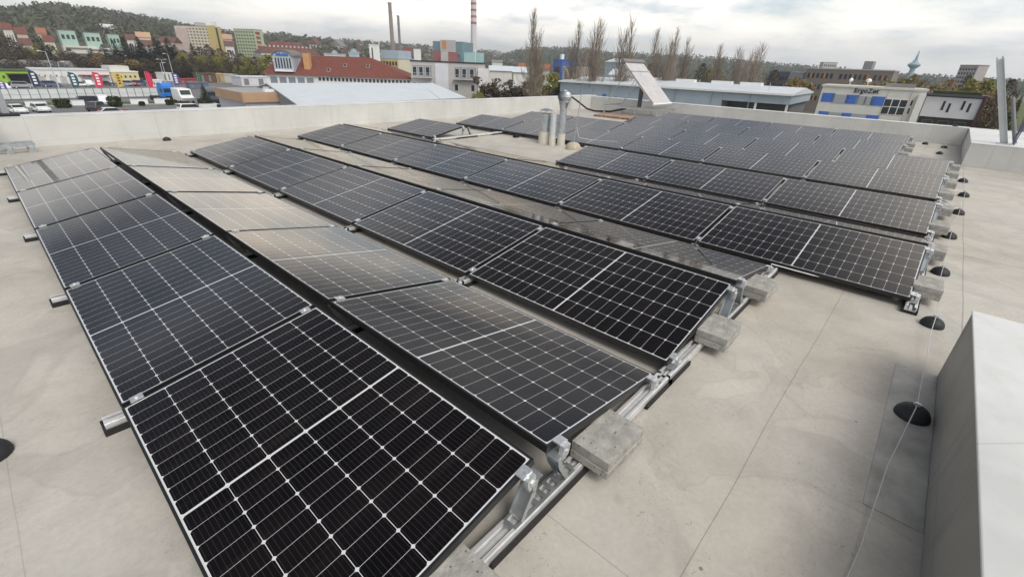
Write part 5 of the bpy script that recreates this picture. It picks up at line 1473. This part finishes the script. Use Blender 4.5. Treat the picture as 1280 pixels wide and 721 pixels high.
# grass strip, kerb
b = MB(); b.quad([gp(-30, 133.5)+Vector((0, 0, .006)), gp(236, 129.5)+Vector((0, 0, .006)), gp(236, 126.5)+Vector((0, 0, .006)), gp(-30, 129.3)+Vector((0, 0, .006))])
M['grass'] = foliage_mat('grass_verge', (.10, .12, .03), (.06, .075, .02), .5)
o = b.build('grass_verge', M['grass']); struct(o)
b = MB(); a_, c_2 = gp(-30, 134.0), gp(236, 130.0)
b.obox((a_+c_2)/2+Vector((0, 0, .06)), (c_2-a_)/2, (0, .12, 0), (0, 0, .06)); struct(b.build('kerb', GREYR))
wht = (.74, .75, .75); blk = (.02, .022, .03)
vehicle('hatch', gp(24, 142), R(-80), wht, 'white hatchback parked leftmost below the white fence', 'cars in the left car park')
vehicle('hatch', gp(52.5, 140.2), R(-80), wht, 'white hatchback parked second from left beside the green hedge', 'cars in the left car park')
vehicle('suv', gp(116, 131), R(5), blk, 'black car standing right of the first white fence blocks', 'cars in the left car park')
vehicle('suv', gp(123, 139), R(60), (.05, .05, .06), 'dark grey car behind the red and white car', 'cars in the left car park')
vehicle('van', gp(131, 131.5), R(-95), (.7, .72, .78), 'pale lilac van facing the roof between the black car and the hedge', 'cars in the left car park', 'van', 'parked_van')
t = vehicle('hatch', gp(143, 145.5), R(8), wht, 'white rally car with red front and rear near the parapet', 'cars in the left car park')
for x in (-1.75, 1.65):
    b = MB(); b.box(x-.32, x+.32, -.89, .89, .55, 1.02); b.build('red_stripe', REDC, t)
vehicle('suv', gp(241, 141.5), R(5), wht, 'white estate car above the parapet left of the tan fascia hall', 'cars in the left car park')
vehicle('van', gp(270, 143), R(10), wht, 'white van above the parapet directly left of the grey hall wall', 'cars in the left car park', 'van', 'parked_van')
# blue lorry
def lorry(p, heading, c, label, hgt=3.4):
    t = thing('lorry', label, 'lorry', p, heading)
    b = MB(); b.prism([(-1.1, .9), (1.1, .9), (1.15, 1.9), (.95, hgt-.5), (.55, hgt), (-1.1, hgt)], 'y', -1.2, 1.2); b.build('cab', c, t, bevel=.08)
    b = MB(); b.box(1.0, 1.17, -1.05, 1.05, 1.95, 2.75); b.build('windscreen', WINM, t)
    for s in (-1, 1):
        b = MB(); b.box(-.3, .7, s*1.2-.02, s*1.2+.02, 1.95, 2.7); b.build('side_window', WINM, t)
    b = MB(); b.box(-5.5, 1.1, -.5, .5, .6, .9); b.build('chassis', M['black_plastic'], t)
    for x in (0, -3.6, -4.8):
        for s in (-1, 1):
            b = MB(); b.tube((x, s*.85, .5), (x, s*1.2, .5), .5, n=14); b.build('wheel', M['tyre'], t)
    b = MB(); b.box(1.14, 1.2, -1.1, 1.1, .55, 1.15); b.build('bumper', M['black_plastic'], t)
    return t
lorry(gp(211, 126.5), R(-75), paint((.02, .19, .62)), 'bright blue lorry cab among white vehicles in the car park', 3.9)
t = lorry(gp(267, 131), R(-85), paint((.10, .11, .14)), 'dark grey lorry cab right of the dark conifer', 3.6)
t = thing('camper_van', 'white camper van facing the roof right of the blue lorry', 'camper van', gp(232, 129), R(-85))
b = MB(); b.prism([(-3, .5), (1.8, .5), (2.4, 1.2), (1.5, 1.7), (1.0, 3.0), (-3, 3.1)], 'y', -1.3, 1.3); b.build('body', paint(wht), t, bevel=.12)
b = MB(); b.obox((1.27+.06, 0, 2.3), (.17*.9, 0, -.45), (0, 1.0, 0), (.04, 0, .015)); b.build('windscreen', WINM, t)
for x in (-2, 1.3):
    for s in (-1, 1):
        b = MB(); b.tube((x, s*1.05, .4), (x, s*1.31, .4), .4, n=12); b.build('wheel', M['tyre'], t)
# white screen fence
fa, fb = gp(2, 126.5), gp(199, 122.2)
w, rz = frame_of(fa, fb)
t = thing('screen_fence', 'long white panel fence with dark posts across the car park', 'fence', fa, rz)
hF = V(100, 111, (gp(100, 124.4)-CAM).to_2d().length).z-ZG
pm = wmat('white_mesh_panel', (.60, .63, .62), rough=.6, var=.12); nP = 18
for i in range(nP):
    b = MB(); b.box(w*i/nP+.06, w*(i+1)/nP-.06, -.015, .015, .35, hF-.03); b.build('panel', pm, t)
    b = MB(); b.box(w*i/nP+.06, w*(i+1)/nP-.06, -.05, -.02, hF*.52, hF*.52+.06); b.build('rail', GREYR, t)
for i in range(nP+1):
    b = MB(); b.box(w*i/nP-.05, w*i/nP+.05, -.05, .05, 0, hF+.05); b.build('post', wmat('dark_post', (.12, .13, .13)), t)
for i, (xa, xb, y0, y1) in enumerate([(33, 60, 127, 134.5), (88, 107, 125.8, 132.5), (164, 186, 124.2, 130.8), (194, 214, 123.6, 130)]):
    a_, c_2 = gp(xa, y1), gp(xb, y1-.4); w_, rz_ = frame_of(a_, c_2); hb_ = V((xa+xb)/2, y0, ((a_+c_2)/2-CAM).to_2d().length).z-ZG
    t = thing('white_barrier', ['leftmost', 'second', 'third', 'rightmost'][i]+' low white barrier block in front of the panel fence', 'barrier', a_, rz_, 'low white barriers')
    b = MB(); b.box(0, w_, 0, .5, 0, hb_); b.build('block', M['white'], t, bevel=.05)
    b = MB(); b.box(-.03, w_+.03, -.03, .53, hb_+.002, hb_+.08); b.build('cap', GREYR, t)
def hedge(px, yt, yb, wp, lab, m='hedge', seed=1):
    p = gp(px, yb); d = (p-CAM).to_2d().length; h = V(px, yt, d).z-ZG; w = wp*((p-CAM).dot(fw))/FPX
    b = MB()
    for i in range(900):
        v = Vector((rnd.gauss(0, 1), rnd.gauss(0, 1), rnd.gauss(0, 1))).normalized(); q = rnd.uniform(.6, 1.0)
        f = lambda x: math.copysign(abs(x)**.6, x)
        leafquad(b, Vector((f(v.x)*w*.5*q, f(v.y)*w*.4*q, h*.5+f(v.z)*h*.48*q)), .22)
    for i in range(5): b.tube((rnd.uniform(-w*.3, w*.3), 0, 0), (rnd.uniform(-w*.3, w*.3), 0, h*.6), .05, n=5)
    o = b.build('hedge', M[m], loc=p, recalc=False); tag(o, lab, 'hedge')
hedge(80, 123, 135, 17, 'olive green clipped hedge beside the second white hatchback')
hedge(145, 120, 134, 15, 'dark green clipped hedge right of the lilac van')
hedge(213, 124.5, 131.5, 9, 'small dark bush in front of the blue lorry')
hedge(178, 127, 132.5, 6, 'tiny brown bush by the third white barrier')
tree_px('conifer', 'hedge', 252, 104, 112, 20, 'single dark conifer between the camper van and the dark lorry')
# feather flags
def flag(xt, yt, xb, yb, wpx, c, lab, mark=(.8, .8, .82)):
    p = gp(xb, yb+4); d = (p-CAM).to_2d().length
    zt = V(xt, yt, d).z; z0 = V(xb, yb, d).z; wd = wpx*((p-CAM).dot(fw))/FPX
    t = thing('feather_flag', lab, 'flag', p, R(-YAW*0)+math.atan2(-(p.x-CX), (p.y-CY))*1.0, 'feather flags in the car park')
    h0, h1 = z0-ZG, zt-ZG
    b = MB(); b.tube((0, 0, 0), (0, 0, h1), .05, .02, 6); b.build('pole', M['steel_pole'], t)
    b = MB(); b.prism([(.06, h0), (wd*.75, h0+.1), (wd, h0+(h1-h0)*.3), (wd, h0+(h1-h0)*.75), (wd*.7, h1-.25), (.06, h1)], 'y', -.02, .02); f = b.build('banner', mat('flag_cloth', c, .8, var=.15, vscale=2), t)
    b = MB()
    for i in range(4):
        zc = lerp(h0, h1, .18+.18*i); b.box(wd*.3, wd*.68, -.03, -.021, zc, zc+(h1-h0)*.11)
    b.build('mark', mat('flag_print', mark, .8), f)
flag(38, 88, 43, 109, 8, (.02, .035, .09), 'navy feather flag in front of the lime green building')
flag(85, 90, 92, 110, 8, (.02, .09, .12), 'dark teal feather flag in front of the long white shed')
flag(117, 90, 122, 110, 8, (.62, .03, .07), 'left red feather flag in front of the long white shed')
flag(146, 90, 149, 109, 6, (.65, .42, .05), 'yellow feather flag in front of the yellow building', (.05, .05, .05))
flag(183, 89, 187, 110, 6, (.60, .02, .08), 'right red feather flag beyond the yellow building', (.6, .05, .1))
flag(215, 91, 219, 107, 7, (.09, .08, .25), 'violet feather flag above the blue lorry')
flag(249, 90, 250, 107, 4, (.02, .10, .06), 'dark green feather flag above the single conifer', (.05, .2, .1))
flag(0, 100, 3, 116, 7, (.12, .10, .30), 'violet feather flag at the left photo edge')
# street lamps
def lamp(xt, yt, xb, yb, lab, two=False, arm=1):
    p = gp(xb, yb); d = (p-CAM).to_2d().length; h = V(xt, yt, d).z-ZG
    t = thing('street_lamp', lab, 'street lamp', p, math.atan2(-(p.x-CX), p.y-CY), 'street lamps by the car park')
    b = MB(); b.tube((0, 0, 0), (0, 0, h), .13, .07, 8); b.build('pole', M['steel_pole'], t)
    for s in ((-1, 1) if two else (arm,)):
        b = MB(); b.tube((0, 0, h), (s*.9, 0, h+.15), .05, n=6); b.build('arm', M['steel_pole'], t)
        b = MB(); b.box(min(s*.8, s*1.6), max(s*.8, s*1.6), -.16, .16, h+.1, h+.24); b.build('lamp_head', M['white'], t, bevel=.04)
lamp(57, 65, 75, 114, 'tall street lamp left of the teal flag', arm=-1); lamp(73, 78, 82, 106, 'shorter street lamp right of the tallest lamp'); lamp(208.5, 68, 219, 103, 'street lamp with curved head above the blue lorry', arm=-1)
lamp(198, 79, 207, 105, 'short street lamp left of the blue lorry'); lamp(203, 75, 209, 102, 'double headed street lamp beside the blue lorry', True); lamp(312, 76, 318, 100, 'street lamp left of the arched dormer')
lamp(278, 65, 283, 98, 'thin street lamp in front of the pink tower block')
# sheds behind the car park
def shed(label, l, r, yb, depth, wm, roof=('flat', None, 0), wins=None, cat='shed', name='shed'):
    pl, pr = G(l[0], yb), G(r[0], yb-.2)
    dl, dr_ = (pl-CAM).to_2d().length, (pr-CAM).to_2d().length
    zt = (V(l[0], l[1], dl).z+V(r[0], r[1], dr_).z)/2
    return building(name, label, cat, pl, pr, zt, ZG, depth, wm, roof, wins)
t, w, H = shed('lime green shop building at the left edge of the car park', (-14, 89), (44, 89.5), 106.5, 12, LIME, ('flat', wmat('darkgreen', (.05, .10, .03)), 0), wins=(7, 1, .35, .45, .8, 3.2, 6))
b = MB(); b.box(w*.45, w+.5, -2.5, -.05, 2.9, 3.1); b.build('awning', BROWNT, t)
b = MB(); b.box(w*.5, w*.95, -.06, -.01, .3, 2.8); b.build('shop_window', WINM, t)
t, w, H = shed('long white shed behind the flags', (45, 88), (141, 88.5), 105, 14, M['render_white'], ('flat', PALEROOF, 0), wins=(13, 1, .2, .3, .8, 3, 6.2))
b = MB(); b.box(w*.58, w*.98, -1.6, -.05, 2.4, 2.65); b.build('awning', REDC, t)
for i in range(4):
    b = MB(); b.box(w*(.06+.13*i), w*(.14+.13*i), -.07, -.01, .1, 2.2); b.build('roller_door', GREYR, t)
t, w, H = shed('pale yellow building with a raised white roof block', (142, 90), (176, 91), 103.5, 12, wmat('pale_yellow', (.62, .56, .30)), ('flat', M['white'], 0), wins=(5, 1, .4, .45, .5, 2.6, 5))
b = MB(); b.box(w*.05, w*.75, 1, 9, H+.31, H+1.9); b.build('roof_block', CREAMW, t)
shed('long building with a plain grey roof behind the lime green shop', (-25, 86), (103, 87.5), 100, 20, GREYROOF, ('gable', GREYROOF, 2.6))
for lab, l, r, yb, dpt, m_ in [('dark red container behind the right red flag', (187, 93), (206, 93.5), 101, 4, wmat('dull_red', (.26, .05, .05))), ('bright red container left of the timber rack', (226, 99.5), (248, 100), 106, 4, REDC),
   ('white container behind the blue lorry', (206, 92), (217, 92), 102, 4, M['white']), ('brown timber rack right of the dark green flag', (252, 93), (271, 93), 104, 5, wmat('timber_brown', (.13, .075, .04))),
   ('tan yellow shed right of the timber rack', (272, 93.5), (290, 93.5), 103.5, 8, wmat('tan_yellow', (.45, .33, .16))), ('white end shed right of the tan yellow shed', (291, 94), (299, 94), 104, 8, CREAMW), ('dark red shed left of the bright red container', (219, 94), (236, 94), 100, 6, wmat('maroon_shed', (.16, .04, .05))),
   ('white trailer behind the blue lorry', (192, 101), (204, 101.5), 108.5, 3, M['white']), ('grey trailer behind the camper van', (238, 104), (262, 105), 112, 4, wmat('slate_blue', (.14, .15, .2))), ('low white store right of the car park', (303, 97), (342, 97.5), 108, 10, LAVWHITE)]:
    t, w, H = shed(lab, l, r, yb, dpt, m_, ('flat', m_, 0), name='container' if 'container' in lab else ('trailer' if 'trailer' in lab else ('timber_rack' if 'rack' in lab else 'shed')), cat='container' if 'container' in lab else ('trailer' if 'trailer' in lab else ('rack' if 'rack' in lab else 'shed')))
    for i in range(4):
        b = MB(); b.box(w*(.08+.23*i), w*(.08+.23*i)+w*.15, -.08, -.01, .4, H-.4); b.build('panel', m_ if i % 2 else GREYROOF, t)
# cars further back
cols = [wht, blk, (.3, .31, .33), (.35, .03, .04), (.08, .1, .2), (.6, .6, .62)]
for i, (px, py) in enumerate([(6, 113), (22, 109.5), (30, 110.5), (57, 108.5), (66, 109), (103, 108.5), (112, 108), (133, 107.5), (160, 108), (168, 107.8), (176, 107.5)]):
    vehicle('hatch' if i % 2 else 'suv', gp(px, py), R(rnd.uniform(-10, 10)+(0 if i % 3 else -80)), cols[i % 6], 'small car parked behind the white panel fence', 'cars behind the panel fence')
for i in range(26):
    px = rnd.uniform(612, 664); py = rnd.uniform(104, 118)
    vehicle('hatch' if i % 2 else 'suv', gp(px, py), R(rnd.choice((30, 120, 35, 210))+rnd.uniform(-6, 6)), cols[i % 6], 'small car in the crowded lot left of the tallest poplar', 'cars in the crowded middle lot')
vehicle('van', gp(691, 112), R(20), wht, 'white van left of the warehouse corner', cat='van', name='parked_van')
vehicle('hatch', gp(1238, 140), R(100), wht, 'white car right of the slot window building', 'cars far right')
vehicle('suv', gp(1247, 136), R(100), (.4, .41, .45), 'silver car right of the slot window building', 'cars far right')
b = MB(); b.quad([gp(1215, 165)+Vector((0, 0, .004)), gp(1300, 175)+Vector((0, 0, .004)), gp(1300, 128)+Vector((0, 0, .004)), gp(1215, 126)+Vector((0, 0, .004))]); struct(b.build('lawn', M['grass']))

# ------------------------------------------------------------------ thin air over the town
hb_ = MB(); hb_.box(-3500, 3500, -3500, 3500, ZG-1.2, 130)
hz_m = bpy.data.materials.new('haze'); hz_m.use_nodes = True; hz_m.node_tree.nodes.clear()
ho = hz_m.node_tree.nodes.new('ShaderNodeOutputMaterial'); hv = hz_m.node_tree.nodes.new('ShaderNodeVolumePrincipled')
hv.inputs['Density'].default_value = 0.00036; hv.inputs['Color'].default_value = (0.86, 0.91, 0.97, 1); hv.inputs['Anisotropy'].default_value = 0.2
hz_m.node_tree.links.new(hv.outputs[0], ho.inputs['Volume'])
ho_ = hb_.build('haze', hz_m); ho_['kind'] = 'stuff'
